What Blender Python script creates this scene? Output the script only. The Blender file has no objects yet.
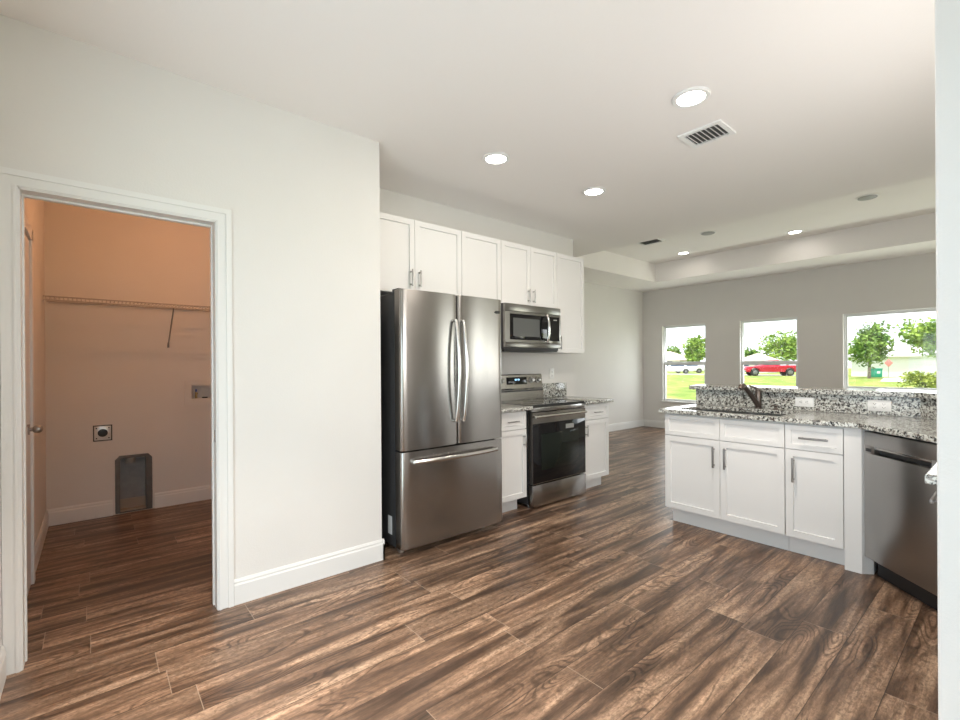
import bpy, bmesh, math, random
from mathutils import Vector, Matrix
R_ = math.radians
PI = math.pi
scene = bpy.context.scene
COL = scene.collection
random.seed(7)

# ------------------------------------------------------------------ camera
cam_data = bpy.data.cameras.new('camera')
cam = bpy.data.objects.new('camera', cam_data)
COL.objects.link(cam)
yaw, pitch, roll = R_(49.95), R_(-0.059), R_(-0.353)
fw = Vector((math.cos(yaw) * math.cos(pitch), math.sin(yaw) * math.cos(pitch), math.sin(pitch)))
rt = Vector((math.sin(yaw), -math.cos(yaw), 0))
up = rt.cross(fw)
r2 = rt * math.cos(roll) + up * math.sin(roll)
u2 = -rt * math.sin(roll) + up * math.cos(roll)
CAMZ = 1.28
cam.matrix_world = Matrix(((r2.x, u2.x, -fw.x, 0), (r2.y, u2.y, -fw.y, 0), (r2.z, u2.z, -fw.z, CAMZ), (0, 0, 0, 1)))
cam_data.sensor_width = 36
cam_data.lens = 460.3 / 960 * 36
cam_data.shift_y = 5.2 / 960
cam_data.clip_start = 0.02
cam_data.clip_end = 500
scene.camera = cam

# ------------------------------------------------------------------ sky, sun, daylight, exposure
world = bpy.data.worlds.new('sky')
scene.world = world
world.use_nodes = True
wn = world.node_tree
wn.nodes.clear()
wo = wn.nodes.new('ShaderNodeOutputWorld')
wb = wn.nodes.new('ShaderNodeBackground')
wb.inputs[0].default_value = (0.90, 0.96, 1.0, 1)
wb.inputs[1].default_value = 1.2
wn.links.new(wb.outputs[0], wo.inputs[0])

sun_data = bpy.data.lights.new('sun', 'SUN')
sun_data.energy = 3.6
sun_data.angle = R_(3)
sun_data.color = (1, 0.95, 0.86)
sun = bpy.data.objects.new('sun', sun_data)
COL.objects.link(sun)
sun.rotation_euler = Vector((0.27, 0.08, -0.95)).to_track_quat('-Z', 'Z').to_euler()


def area(name, loc, direction, sx, sy, watts, color, spread=180):
    d = bpy.data.lights.new(name, 'AREA')
    d.shape = 'RECTANGLE'
    d.size, d.size_y = sx, sy
    d.energy = watts
    d.color = color
    d.spread = R_(spread)
    o = bpy.data.objects.new(name, d)
    COL.objects.link(o)
    o.location = loc
    o.rotation_euler = Vector(direction).to_track_quat('-Z', 'Z').to_euler()
    return o


# daylight at the three windows; the others are added fill at unseen openings
area('daylight_nook_door', (0.65, -3.30, 1.10), (0.2, 1, 0.2), 1.5, 1.9, 5, (1.0, 0.97, 0.94))
area('daylight_side_door', (-0.62, 0.70, 1.05), (1, 0.50, -0.25), 2.3, 1.9, 20, (0.68, 0.86, 1.0))
area('daylight_kitchen_window', (2.45, -0.62, 1.55), (0, 1, 0.30), 1.1, 1.0, 16.5, (1.0, 0.95, 0.93))
area('daylight_living_door', (7.40, -3.40, 1.10), (-0.6, 1, 0.8), 2.3, 2.0, 36, (1.0, 0.96, 0.92))
area('daylight_window_small', (8.86, 4.2, 1.3), (-1, 0, -0.15), 0.78, 1.4, 12.5, (0.96, 0.98, 1.0))
area('daylight_window_middle', (8.86, 2.8, 1.3), (-1, 0, -0.15), 0.84, 1.4, 12.5, (0.96, 0.98, 1.0))
area('daylight_window_wide', (8.86, 0.9, 1.45), (-1, 0, -0.15), 1.7, 1.05, 17.5, (0.96, 0.98, 1.0))

DOWNLIGHT_W = 1.2
LAUNDRY_W = 6.2
LAMP_EMIT = 9
vs = scene.view_settings
scene.display_settings.display_device = 'sRGB'
vs.view_transform = 'Standard'
vs.look = 'None'
vs.exposure = 0.95
vs.gamma = 1.0
vs.use_curve_mapping = False


# ------------------------------------------------------------------ materials
def srgb(r, g, b):
    f = lambda c: (c / 255 / 12.92) if c / 255 <= 0.04045 else ((c / 255 + 0.055) / 1.055) ** 2.4
    return (f(r), f(g), f(b), 1)


def new_mat(name):
    m = bpy.data.materials.new(name)
    m.use_nodes = True
    nt = m.node_tree
    return m, nt, nt.nodes['Principled BSDF']


def N(nt, typ, **kw):
    n = nt.nodes.new(typ)
    for k, v in kw.items():
        setattr(n, k, v)
    return n


def L(nt, a, b):
    nt.links.new(a, b)


def simple(name, col, rough=0.5, metal=0.0, bump=0.0, bscale=200, spec=0.5, vary=0.0, vscale=8):
    m, nt, p = new_mat(name)
    p.inputs['Base Color'].default_value = col
    p.inputs['Roughness'].default_value = rough
    p.inputs['Metallic'].default_value = metal
    p.inputs['Specular IOR Level'].default_value = spec
    tc = N(nt, 'ShaderNodeTexCoord')
    if bump:
        t = N(nt, 'ShaderNodeTexNoise')
        t.inputs['Scale'].default_value = bscale
        t.inputs['Detail'].default_value = 3
        L(nt, tc.outputs['Object'], t.inputs['Vector'])
        b = N(nt, 'ShaderNodeBump')
        b.inputs['Strength'].default_value = bump
        b.inputs['Distance'].default_value = 0.002
        L(nt, t.outputs['Fac'], b.inputs['Height'])
        L(nt, b.outputs['Normal'], p.inputs['Normal'])
    if vary:
        t = N(nt, 'ShaderNodeTexNoise')
        t.inputs['Scale'].default_value = vscale
        t.inputs['Detail'].default_value = 4
        L(nt, tc.outputs['Object'], t.inputs['Vector'])
        r = N(nt, 'ShaderNodeValToRGB')
        r.color_ramp.elements[0].position = 0.3
        r.color_ramp.elements[1].position = 0.7
        r.color_ramp.elements[0].color = tuple(c * (1 - vary) for c in col[:3]) + (1,)
        r.color_ramp.elements[1].color = tuple(min(1, c * (1 + vary)) for c in col[:3]) + (1,)
        L(nt, t.outputs['Fac'], r.inputs['Fac'])
        L(nt, r.outputs['Color'], p.inputs['Base Color'])
    return m


M = {}
M['wall'] = simple('painted drywall', (0.735, 0.715, 0.69, 1), 0.75, bump=0.25, bscale=140, vary=0.012, vscale=3)
M['ceiling'] = simple('ceiling paint', (0.88, 0.85, 0.825, 1), 0.85, bump=0.3, bscale=90)
M['trim'] = simple('white semigloss trim', (0.775, 0.77, 0.755, 1), 0.38)
M['cabinet'] = simple('white shaker lacquer', (0.765, 0.755, 0.745, 1), 0.38)
M['gap'] = simple('dark joint', (0.05, 0.05, 0.05, 1), 0.8)
M['vinyl'] = simple('white vinyl', (0.78, 0.79, 0.79, 1), 0.4)
M['nickel'] = simple('brushed nickel', (0.42, 0.41, 0.40, 1), 0.32, 1.0)
M['ductgrey'] = simple('dim duct throat', (0.10, 0.10, 0.095, 1), 0.8)
M['satin'] = simple('satin grey pull', (0.26, 0.25, 0.245, 1), 0.5, 0.7)
M['dark_metal'] = simple('oil dark faucet metal', (0.16, 0.13, 0.115, 1), 0.3, 0.9)
M['black'] = simple('black plastic', (0.012, 0.012, 0.013, 1), 0.4)
M['charcoal'] = simple('charcoal enamel', (0.055, 0.055, 0.058, 1), 0.45, 0.3)
M['glossblack'] = simple('black glass', (0.008, 0.008, 0.009, 1), 0.06, spec=0.3)
M['ovenwin'] = simple('dark oven window', (0.012, 0.016, 0.013, 1), 0.05, spec=0.3)
M['microwin'] = simple('microwave window mesh', (0.09, 0.095, 0.095, 1), 0.2)
M['plate'] = simple('white outlet plastic', (0.82, 0.82, 0.81, 1), 0.35)
M['slot'] = simple('outlet slots', (0.03, 0.03, 0.03, 1), 0.6)
M['galv'] = simple('galvanized sheet', (0.13, 0.12, 0.11, 1), 0.5, 0.4, vary=0.15, vscale=14)  # darkened so the colour carries the shade on the recess sides
M['tan'] = simple('tan painted board', (0.36, 0.29, 0.23, 1), 0.6)
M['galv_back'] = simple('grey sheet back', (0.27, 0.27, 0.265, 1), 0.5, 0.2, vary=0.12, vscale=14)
M['brass'] = simple('brass valve', (0.55, 0.42, 0.22, 1), 0.35, 1.0)
M['red'] = simple('red valve handle', (0.5, 0.03, 0.02, 1), 0.4)
M['blue'] = simple('blue valve handle', (0.03, 0.08, 0.4, 1), 0.4)
M['wire'] = simple('coated wire', (0.42, 0.40, 0.38, 1), 0.4)  # white wire greyed, its shadowed look put into the colour
M['grey'] = simple('grey plastic', (0.30, 0.30, 0.29, 1), 0.5)
M['label'] = simple('paper label', (0.75, 0.76, 0.76, 1), 0.6)
M['chromeplate'] = simple('bright receptacle plate', (0.75, 0.75, 0.74, 1), 0.25, 0.4)
M['sink'] = simple('stainless sink', (0.30, 0.295, 0.29, 1), 0.3, 1.0)
M['badge'] = simple('dark badge', (0.02, 0.02, 0.02, 1), 0.25)


def steel(name, col, rough, streak):
    m, nt, p = new_mat(name)
    tc = N(nt, 'ShaderNodeTexCoord')
    mp = N(nt, 'ShaderNodeMapping')
    mp.inputs['Scale'].default_value = (3, 3, 260)
    L(nt, tc.outputs['Object'], mp.inputs['Vector'])
    t = N(nt, 'ShaderNodeTexNoise')
    t.inputs['Scale'].default_value = 3
    t.inputs['Detail'].default_value = 4
    L(nt, mp.outputs['Vector'], t.inputs['Vector'])
    r = N(nt, 'ShaderNodeMapRange')
    r.inputs['To Min'].default_value = rough - streak
    r.inputs['To Max'].default_value = rough + streak
    L(nt, t.outputs['Fac'], r.inputs['Value'])
    L(nt, r.outputs['Result'], p.inputs['Roughness'])
    p.inputs['Base Color'].default_value = col
    p.inputs['Metallic'].default_value = 1
    p.inputs['Anisotropic'].default_value = 0.8
    p.inputs['Anisotropic Rotation'].default_value = 0.25
    tg = N(nt, 'ShaderNodeTangent', direction_type='RADIAL', axis='Z')
    L(nt, tg.outputs['Tangent'], p.inputs['Tangent'])
    return m


M['steel'] = steel('brushed stainless steel', (0.40, 0.385, 0.37, 1), 0.21, 0.012)
M['steel_dark'] = steel('dark slate stainless', (0.36, 0.355, 0.35, 1), 0.28, 0.012)
M['steel_mid'] = steel('stainless, darker panel', (0.27, 0.262, 0.25, 1), 0.28, 0.012)
M['steel_bright'] = steel('polished stainless', (0.74, 0.735, 0.72, 1), 0.18, 0.01)


def emission(name, col, strength):
    m, nt, p = new_mat(name)
    p.inputs['Base Color'].default_value = (0.9, 0.9, 0.9, 1)
    p.inputs['Emission Color'].default_value = col
    p.inputs['Emission Strength'].default_value = strength
    return m


M['lamp'] = emission('lit lens', (1.0, 0.96, 0.9, 1), LAMP_EMIT)
M['led'] = emission('blue clock digits', (0.25, 0.6, 1.0, 1), 1.2)


def glass_mat():
    m = bpy.data.materials.new('window glass')
    m.use_nodes = True
    nt = m.node_tree
    nt.nodes.clear()
    o = N(nt, 'ShaderNodeOutputMaterial')
    mix = N(nt, 'ShaderNodeMixShader')
    tr = N(nt, 'ShaderNodeBsdfTransparent')
    tr.inputs[0].default_value = (0.97, 0.985, 0.98, 1)
    gl = N(nt, 'ShaderNodeBsdfGlossy')
    gl.inputs['Roughness'].default_value = 0.0
    mix.inputs[0].default_value = 0.05
    L(nt, tr.outputs[0], mix.inputs[1])
    L(nt, gl.outputs[0], mix.inputs[2])
    L(nt, mix.outputs[0], o.inputs[0])
    return m


M['glass'] = glass_mat()


def math_node(nt, op, a, b=None):
    n = N(nt, 'ShaderNodeMath', operation=op)
    for i, v in enumerate((a, b)):
        if v is None:
            continue
        if isinstance(v, (int, float)):
            n.inputs[i].default_value = v
        else:
            L(nt, v, n.inputs[i])
    return n.outputs[0]


def ramp(nt, fac, stops, interp='LINEAR'):
    r = N(nt, 'ShaderNodeValToRGB')
    cr = r.color_ramp
    cr.interpolation = interp
    while len(cr.elements) < len(stops):
        cr.elements.new(0.5)
    for e, (pos, c) in zip(cr.elements, stops):
        e.position = pos
        e.color = c
    L(nt, fac, r.inputs['Fac'])
    return r.outputs['Color']


def mixcol(nt, typ, fac, a, b):
    n = N(nt, 'ShaderNodeMix', data_type='RGBA', blend_type=typ)
    for s, v in ((n.inputs['Factor'], fac), (n.inputs['A'], a), (n.inputs['B'], b)):
        if isinstance(v, (int, float, tuple)):
            s.default_value = v
        else:
            L(nt, v, s)
    return n.outputs['Result']


def wood_floor():
    m, nt, p = new_mat('dark oak vinyl planks')
    W, LEN = 0.18, 1.22
    tc = N(nt, 'ShaderNodeTexCoord')
    sep = N(nt, 'ShaderNodeSeparateXYZ')
    L(nt, tc.outputs['Object'], sep.inputs[0])
    x, y = sep.outputs[0], sep.outputs[1]
    yr = math_node(nt, 'DIVIDE', y, W)
    row = math_node(nt, 'FLOOR', yr)
    wr = N(nt, 'ShaderNodeTexWhiteNoise', noise_dimensions='1D')
    L(nt, row, wr.inputs['W'])
    xo = math_node(nt, 'ADD', math_node(nt, 'DIVIDE', x, LEN), math_node(nt, 'MULTIPLY', wr.outputs['Value'], 7.3))
    colm = math_node(nt, 'FLOOR', xo)
    cid = N(nt, 'ShaderNodeCombineXYZ')
    L(nt, row, cid.inputs[0])
    L(nt, colm, cid.inputs[1])
    wid = N(nt, 'ShaderNodeTexWhiteNoise', noise_dimensions='2D')
    L(nt, cid.outputs[0], wid.inputs['Vector'])
    rnd = wid.outputs['Value']
    # grain coordinates, shifted per plank
    gx = math_node(nt, 'MULTIPLY', x, 1.0)
    gv = N(nt, 'ShaderNodeCombineXYZ')
    L(nt, math_node(nt, 'ADD', gx, math_node(nt, 'MULTIPLY', rnd, 37.0)), gv.inputs[0])
    L(nt, y, gv.inputs[1])
    L(nt, math_node(nt, 'MULTIPLY', rnd, 11.0), gv.inputs[2])

    def noise(sx, sy, detail, dist=0.0, rough=0.55):
        mp = N(nt, 'ShaderNodeMapping')
        mp.inputs['Scale'].default_value = (sx, sy, 1)
        L(nt, gv.outputs[0], mp.inputs['Vector'])
        t = N(nt, 'ShaderNodeTexNoise')
        t.inputs['Scale'].default_value = 1
        t.inputs['Detail'].default_value = detail
        t.inputs['Distortion'].default_value = dist
        t.inputs['Roughness'].default_value = rough
        L(nt, mp.outputs['Vector'], t.inputs['Vector'])
        return t.outputs['Fac']
    broad = noise(1.3, 13, 3, 0.5)
    mid = noise(4.5, 40, 4, 0.7)
    fine = noise(30, 210, 3, 0.6, 0.65)
    mottle = noise(48, 75, 3, 0.8, 0.6)
    # cathedral rings
    mpw = N(nt, 'ShaderNodeMapping')
    mpw.inputs['Scale'].default_value = (1.9, 8, 1)
    L(nt, gv.outputs[0], mpw.inputs['Vector'])
    base = N(nt, 'ShaderNodeTexNoise')
    base.inputs['Scale'].default_value = 1.0
    base.inputs['Detail'].default_value = 1.0
    L(nt, mpw.outputs['Vector'], base.inputs['Vector'])
    rings = math_node(nt, 'SINE', math_node(nt, 'MULTIPLY', base.outputs['Fac'], 105.0))
    rings = math_node(nt, 'MULTIPLY', math_node(nt, 'ADD', rings, 1.0), 0.5)
    patch = noise(1.7, 6, 1)
    ringmask = ramp(nt, patch, [(0.50, (0, 0, 0, 1)), (0.60, (1, 1, 1, 1))])
    c = ramp(nt, broad, [(0.32, (0.055, 0.032, 0.021, 1)), (0.44, (0.115, 0.069, 0.045, 1)),
                         (0.54, (0.225, 0.143, 0.096, 1)), (0.70, (0.40, 0.278, 0.195, 1))])
    midc = ramp(nt, mid, [(0.32, (0.60, 0.585, 0.57, 1)), (0.68, (1.35, 1.33, 1.31, 1))])
    c = mixcol(nt, 'MULTIPLY', 0.8, c, midc)
    finec = ramp(nt, fine, [(0.34, (0.70, 0.68, 0.66, 1)), (0.64, (1.22, 1.22, 1.22, 1))])
    c = mixcol(nt, 'MULTIPLY', 0.7, c, finec)
    motc = ramp(nt, mottle, [(0.36, (0.66, 0.64, 0.62, 1)), (0.60, (1.25, 1.25, 1.25, 1))])
    light = ramp(nt, broad, [(0.42, (0.15, 0.15, 0.15, 1)), (0.58, (0.85, 0.85, 0.85, 1))])
    c = mixcol(nt, 'MULTIPLY', light, c, motc)
    ringc = ramp(nt, rings, [(0.05, (0.42, 0.40, 0.38, 1)), (0.45, (1.2, 1.19, 1.18, 1))])
    c = mixcol(nt, 'MULTIPLY', math_node(nt, 'MULTIPLY', ringmask, 0.7), c, ringc)
    tone = ramp(nt, rnd, [(0.0, (0.80, 0.79, 0.78, 1)), (1.0, (1.22, 1.21, 1.19, 1))])
    c = mixcol(nt, 'MULTIPLY', 1.0, c, tone)
    # seams
    fy = math_node(nt, 'ABSOLUTE', math_node(nt, 'SUBTRACT', math_node(nt, 'FRACT', yr), 0.5))
    fx = math_node(nt, 'ABSOLUTE', math_node(nt, 'SUBTRACT', math_node(nt, 'FRACT', xo), 0.5))
    sy = math_node(nt, 'GREATER_THAN', fy, 0.5 - 0.0016 / W)
    sx = math_node(nt, 'GREATER_THAN', fx, 0.5 - 0.0016 / LEN)
    c = mixcol(nt, 'MIX', math_node(nt, 'MULTIPLY', sy, 0.7), c, (0.022, 0.013, 0.009, 1))
    c = mixcol(nt, 'MIX', math_node(nt, 'MULTIPLY', sx, 0.5), c, (0.42, 0.33, 0.25, 1))
    L(nt, c, p.inputs['Base Color'])
    rr = N(nt, 'ShaderNodeMapRange')
    rr.inputs['To Min'].default_value = 0.27
    rr.inputs['To Max'].default_value = 0.45
    L(nt, mid, rr.inputs['Value'])
    L(nt, rr.outputs[0], p.inputs['Roughness'])
    b = N(nt, 'ShaderNodeBump')
    b.inputs['Strength'].default_value = 0.18
    b.inputs['Distance'].default_value = 0.002
    L(nt, mid, b.inputs['Height'])
    L(nt, b.outputs[0], p.inputs['Normal'])
    p.inputs['Specular IOR Level'].default_value = 0.5
    return m


M['floor'] = wood_floor()


def granite():
    m, nt, p = new_mat('black and cream granite')
    tc = N(nt, 'ShaderNodeTexCoord')
    wp = N(nt, 'ShaderNodeTexNoise')
    wp.inputs['Scale'].default_value = 35
    wp.inputs['Detail'].default_value = 2
    L(nt, tc.outputs['Object'], wp.inputs['Vector'])
    warped = mixcol(nt, 'ADD', 0.035, tc.outputs['Object'], wp.outputs['Color'])
    t1 = N(nt, 'ShaderNodeTexNoise')
    t1.inputs['Scale'].default_value = 62
    t1.inputs['Detail'].default_value = 5
    t1.inputs['Roughness'].default_value = 0.62
    L(nt, warped, t1.inputs['Vector'])
    v = N(nt, 'ShaderNodeTexVoronoi')
    v.inputs['Scale'].default_value = 105
    L(nt, warped, v.inputs['Vector'])
    vb = N(nt, 'ShaderNodeSeparateColor')
    L(nt, v.outputs['Color'], vb.inputs[0])
    c = ramp(nt, vb.outputs[0], [(0.0, (0.62, 0.63, 0.59, 1)), (0.40, (0.50, 0.50, 0.465, 1)), (0.60, (0.20, 0.19, 0.175, 1)),
                                 (0.80, (0.34, 0.32, 0.29, 1))], 'CONSTANT')
    k = ramp(nt, t1.outputs['Fac'], [(0.425, (0, 0, 0, 1)), (0.455, (1, 1, 1, 1))])
    c = mixcol(nt, 'MIX', k, (0.018, 0.017, 0.017, 1), c)
    t2 = N(nt, 'ShaderNodeTexNoise')
    t2.inputs['Scale'].default_value = 75
    t2.inputs['Detail'].default_value = 3
    mp = N(nt, 'ShaderNodeMapping')
    mp.inputs['Location'].default_value = (3.1, 7.7, 1.3)
    L(nt, tc.outputs['Object'], mp.inputs['Vector'])
    L(nt, mp.outputs[0], t2.inputs['Vector'])
    k2 = ramp(nt, t2.outputs['Fac'], [(0.60, (0, 0, 0, 1)), (0.64, (1, 1, 1, 1))])
    c = mixcol(nt, 'MIX', k2, c, (0.055, 0.048, 0.043, 1))
    L(nt, c, p.inputs['Base Color'])
    p.inputs['Roughness'].default_value = 0.15
    p.inputs['Specular IOR Level'].default_value = 0.4
    return m


M['granite'] = granite()


def noise_mat(name, stops, scale, rough=0.9, detail=5):
    m, nt, p = new_mat(name)
    tc = N(nt, 'ShaderNodeTexCoord')
    t = N(nt, 'ShaderNodeTexNoise')
    t.inputs['Scale'].default_value = scale
    t.inputs['Detail'].default_value = detail
    L(nt, tc.outputs['Object'], t.inputs['Vector'])
    L(nt, ramp(nt, t.outputs['Fac'], stops), p.inputs['Base Color'])
    p.inputs['Roughness'].default_value = rough
    p.inputs['Specular IOR Level'].default_value = 0.1
    return m


M['lawn'] = noise_mat('sunlit lawn', [(0.30, (0.10, 0.18, 0.03, 1)), (0.45, (0.19, 0.26, 0.055, 1)), (0.58, (0.28, 0.31, 0.085, 1)), (0.72, (0.40, 0.37, 0.15, 1))], 0.55)
M['leaf'] = noise_mat('tree leaves', [(0.35, (0.06, 0.14, 0.03, 1)), (0.65, (0.26, 0.38, 0.09, 1))], 1.3)
M['leaf2'] = noise_mat('bright tree leaves', [(0.35, (0.11, 0.22, 0.035, 1)), (0.65, (0.40, 0.52, 0.12, 1))], 1.3)
M['leaf3'] = noise_mat('yellow green shrub leaves', [(0.35, (0.13, 0.19, 0.03, 1)), (0.65, (0.42, 0.46, 0.10, 1))], 3)
M['bark'] = noise_mat('pale bark', [(0.35, (0.22, 0.17, 0.13, 1)), (0.65, (0.42, 0.35, 0.28, 1))], 6)
M['concrete'] = noise_mat('pale concrete', [(0.3, (0.55, 0.53, 0.50, 1)), (0.7, (0.66, 0.64, 0.61, 1))], 1.5)
M['asphalt'] = noise_mat('sunlit road', [(0.3, (0.36, 0.35, 0.34, 1)), (0.7, (0.44, 0.43, 0.42, 1))], 2)
M['stucco'] = simple('white stucco', (0.80, 0.79, 0.78, 1), 0.85, bump=0.2)
M['shingle'] = noise_mat('pale pinkish shingles', [(0.3, (0.46, 0.37, 0.33, 1)), (0.7, (0.60, 0.50, 0.46, 1))], 4)
M['shingle_w'] = noise_mat('pale lilac shingles', [(0.3, (0.62, 0.59, 0.63, 1)), (0.7, (0.72, 0.69, 0.73, 1))], 4)
M['carred'] = simple('red car paint', (0.55, 0.012, 0.045, 1), 0.25)
M['carwhite'] = simple('white car paint', (0.78, 0.80, 0.84, 1), 0.3)
M['carglass'] = simple('tinted car glass', (0.06, 0.09, 0.16, 1), 0.08)
M['tyre'] = simple('tyre rubber', (0.02, 0.02, 0.02, 1), 0.8)
M['hub'] = simple('wheel hub', (0.22, 0.22, 0.22, 1), 0.4, 0.6)
M['utility'] = simple('teal green enamel', (0.0, 0.30, 0.19, 1), 0.5)
M['signred'] = simple('faded red sign', (0.62, 0.22, 0.20, 1), 0.5)


# ------------------------------------------------------------------ mesh helpers
class MB:
    """collects shapes; build() links them as one mesh object"""

    def __init__(s):
        s.bm = bmesh.new()

    def box(s, x0, x1, y0, y1, z0, z1, bev=0.0, seg=2):
        b = bmesh.new()
        bmesh.ops.create_cube(b, size=1)
        bmesh.ops.scale(b, vec=(x1 - x0, y1 - y0, z1 - z0), verts=b.verts)
        bmesh.ops.translate(b, vec=((x0 + x1) / 2, (y0 + y1) / 2, (z0 + z1) / 2), verts=b.verts)
        if bev:
            bmesh.ops.bevel(b, geom=list(b.edges), offset=bev, segments=seg, affect='EDGES', profile=0.5)
        return s.add(b)

    def add(s, b, mat=None):
        if mat is not None:
            bmesh.ops.transform(b, matrix=mat, verts=b.verts)
        me = bpy.data.meshes.new('tmp')
        b.to_mesh(me)
        b.free()
        s.bm.from_mesh(me)
        bpy.data.meshes.remove(me)
        return s

    def cyl(s, p0, p1, r0, r1=None, seg=20, bev=0.0):
        p0, p1 = Vector(p0), Vector(p1)
        d = p1 - p0
        b = bmesh.new()
        bmesh.ops.create_cone(b, cap_ends=True, segments=seg, radius1=r0, radius2=r0 if r1 is None else r1, depth=d.length)
        if bev:
            es = [e for e in b.edges if any(len(f.verts) > 4 for f in e.link_faces)]
            bmesh.ops.bevel(b, geom=es, offset=bev, segments=2, affect='EDGES', profile=0.5)
        mat = Matrix.Translation((p0 + p1) / 2) @ d.to_track_quat('Z', 'Y').to_matrix().to_4x4()
        return s.add(b, mat)

    def sphere(s, c, r, sx=1, sy=1, sz=1, seg=20):
        b = bmesh.new()
        bmesh.ops.create_uvsphere(b, u_segments=seg, v_segments=seg // 2, radius=r)
        return s.add(b, Matrix.Translation(c) @ Matrix.Diagonal((sx, sy, sz, 1)))

    def tube(s, pts, r, seg=12, radii=None, flat=1.0, side=None):
        """swept tube through pts; flat scales the section along the second axis"""
        pts = [Vector(p) for p in pts]
        b = bmesh.new()
        rings = []
        prev = None
        for i, p in enumerate(pts):
            t = (pts[min(i + 1, len(pts) - 1)] - pts[max(i - 1, 0)]).normalized()
            if prev is None:
                a = Vector(side) if side else (Vector((0, 0, 1)) if abs(t.z) < 0.9 else Vector((1, 0, 0)))
            else:
                a = prev
            n = (a - t * a.dot(t)).normalized()
            prev = n
            bb = t.cross(n)
            rr = radii[i] if radii else r
            rings.append([b.verts.new(p + n * rr * math.cos(2 * PI * k / seg) + bb * rr * flat * math.sin(2 * PI * k / seg)) for k in range(seg)])
        for a, c in zip(rings, rings[1:]):
            for k in range(seg):
                b.faces.new((a[k], a[(k + 1) % seg], c[(k + 1) % seg], c[k]))
        b.faces.new(rings[0][::-1])
        b.faces.new(rings[-1])
        return s.add(b)

    def slab(s, outer, holes, h0, h1, fmap=lambda u, v, w: (u, v, w)):
        """flat outline with holes, given thickness from h0 to h1, placed by fmap(u, v, w)"""
        b = bmesh.new()
        for loop in [outer] + list(holes):
            vs_ = [b.verts.new((u, v, 0)) for u, v in loop]
            for i in range(len(vs_)):
                b.edges.new((vs_[i], vs_[(i + 1) % len(vs_)]))
        bmesh.ops.triangle_fill(b, use_beauty=True, edges=b.edges[:])
        r = bmesh.ops.extrude_face_region(b, geom=b.faces[:])
        top = [g for g in r['geom'] if isinstance(g, bmesh.types.BMVert)]
        ts = set(top)
        for v in b.verts:
            w = h1 if v in ts else h0
            v.co = Vector(fmap(v.co.x, v.co.y, w))
        bmesh.ops.recalc_face_normals(b, faces=b.faces[:])
        return s.add(b)

    def shaker(s, x0, x1, z0, z1, y, t=0.02, rail=0.062, depth=0.011):
        """recessed-panel door whose front is at y, facing -y"""
        b = bmesh.new()
        bmesh.ops.create_cube(b, size=1)
        bmesh.ops.scale(b, vec=(x1 - x0, t, z1 - z0), verts=b.verts)
        bmesh.ops.translate(b, vec=((x0 + x1) / 2, y + t / 2, (z0 + z1) / 2), verts=b.verts)
        b.normal_update()
        f = [f for f in b.faces if f.normal.y < -0.9]
        bmesh.ops.inset_individual(b, faces=f, thickness=rail, depth=0)
        bmesh.ops.inset_individual(b, faces=f, thickness=0.0025, depth=-depth)
        return s.add(b)

    def rot(s, axis, ang, c=(0, 0, 0)):
        bmesh.ops.rotate(s.bm, cent=c, matrix=Matrix.Rotation(ang, 3, axis), verts=s.bm.verts)
        return s

    def shift(s, v):
        bmesh.ops.translate(s.bm, vec=v, verts=s.bm.verts)
        return s

    def build(s, name, mat, root=None, smooth=True, local=False):
        """root given and not local: the shapes were drawn in world coordinates"""
        if root is not None and not local:
            top = root
            while top.parent:
                top = top.parent
            s.shift(-top.location)
        me = bpy.data.meshes.new(name)
        bmesh.ops.recalc_face_normals(s.bm, faces=s.bm.faces[:])
        s.bm.to_mesh(me)
        s.bm.free()
        if smooth:
            for p in me.polygons:
                p.use_smooth = True
            me.set_sharp_from_angle(angle=R_(35))
        o = bpy.data.objects.new(name, me)
        COL.objects.link(o)
        for mm in (mat if isinstance(mat, (list, tuple)) else [mat]):
            me.materials.append(mm)
        if root is not None:
            o.parent = root
        return o


def thing(name, label, cat, loc=(0, 0, 0), rz=0.0, group=None):
    o = bpy.data.objects.new(name, None)
    o.empty_display_size = 0.1
    COL.objects.link(o)
    o.location = loc
    o.rotation_euler = (0, 0, rz)
    o['label'] = label
    o['category'] = cat
    if group:
        o['group'] = group
    return o


def tag(o, label, cat, group=None):
    o['label'] = label
    o['category'] = cat
    if group:
        o['group'] = group
    return o


def struct(o):
    o['kind'] = 'structure'
    return o


def copy_tree(o, parent=None):
    c = o.copy()
    COL.objects.link(c)
    if parent is not None:
        c.parent = parent
    for ch in list(o.children):
        copy_tree(ch, c)
    return c


def ez(u, v, w):  # u,v horizontal, w height
    return (u, v, w)


def rect(a0, a1, b0, b1):
    return [(a0, b0), (a1, b0), (a1, b1), (a0, b1)]


CEIL = 2.75
TRAY = 3.08

# ================================================================== STRUCTURE
struct(MB().box(-0.42, 8.80, -3.15, 5.22, -0.06, 0.0).build('floor', M['floor'], smooth=False))

m = MB()
m.slab(rect(-0.42, 8.80, -3.15, 5.22), [rect(5.08, 7.78, -2.4, 4.32)], CEIL, CEIL + 0.09)
m.slab(rect(4.99, 7.87, -2.49, 4.41), [rect(5.08, 7.78, -2.4, 4.32)], CEIL + 0.09, TRAY)
m.box(4.99, 7.87, -2.49, 4.41, TRAY, TRAY + 0.08)
struct(m.build('ceiling', M['ceiling'], smooth=False))

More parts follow.
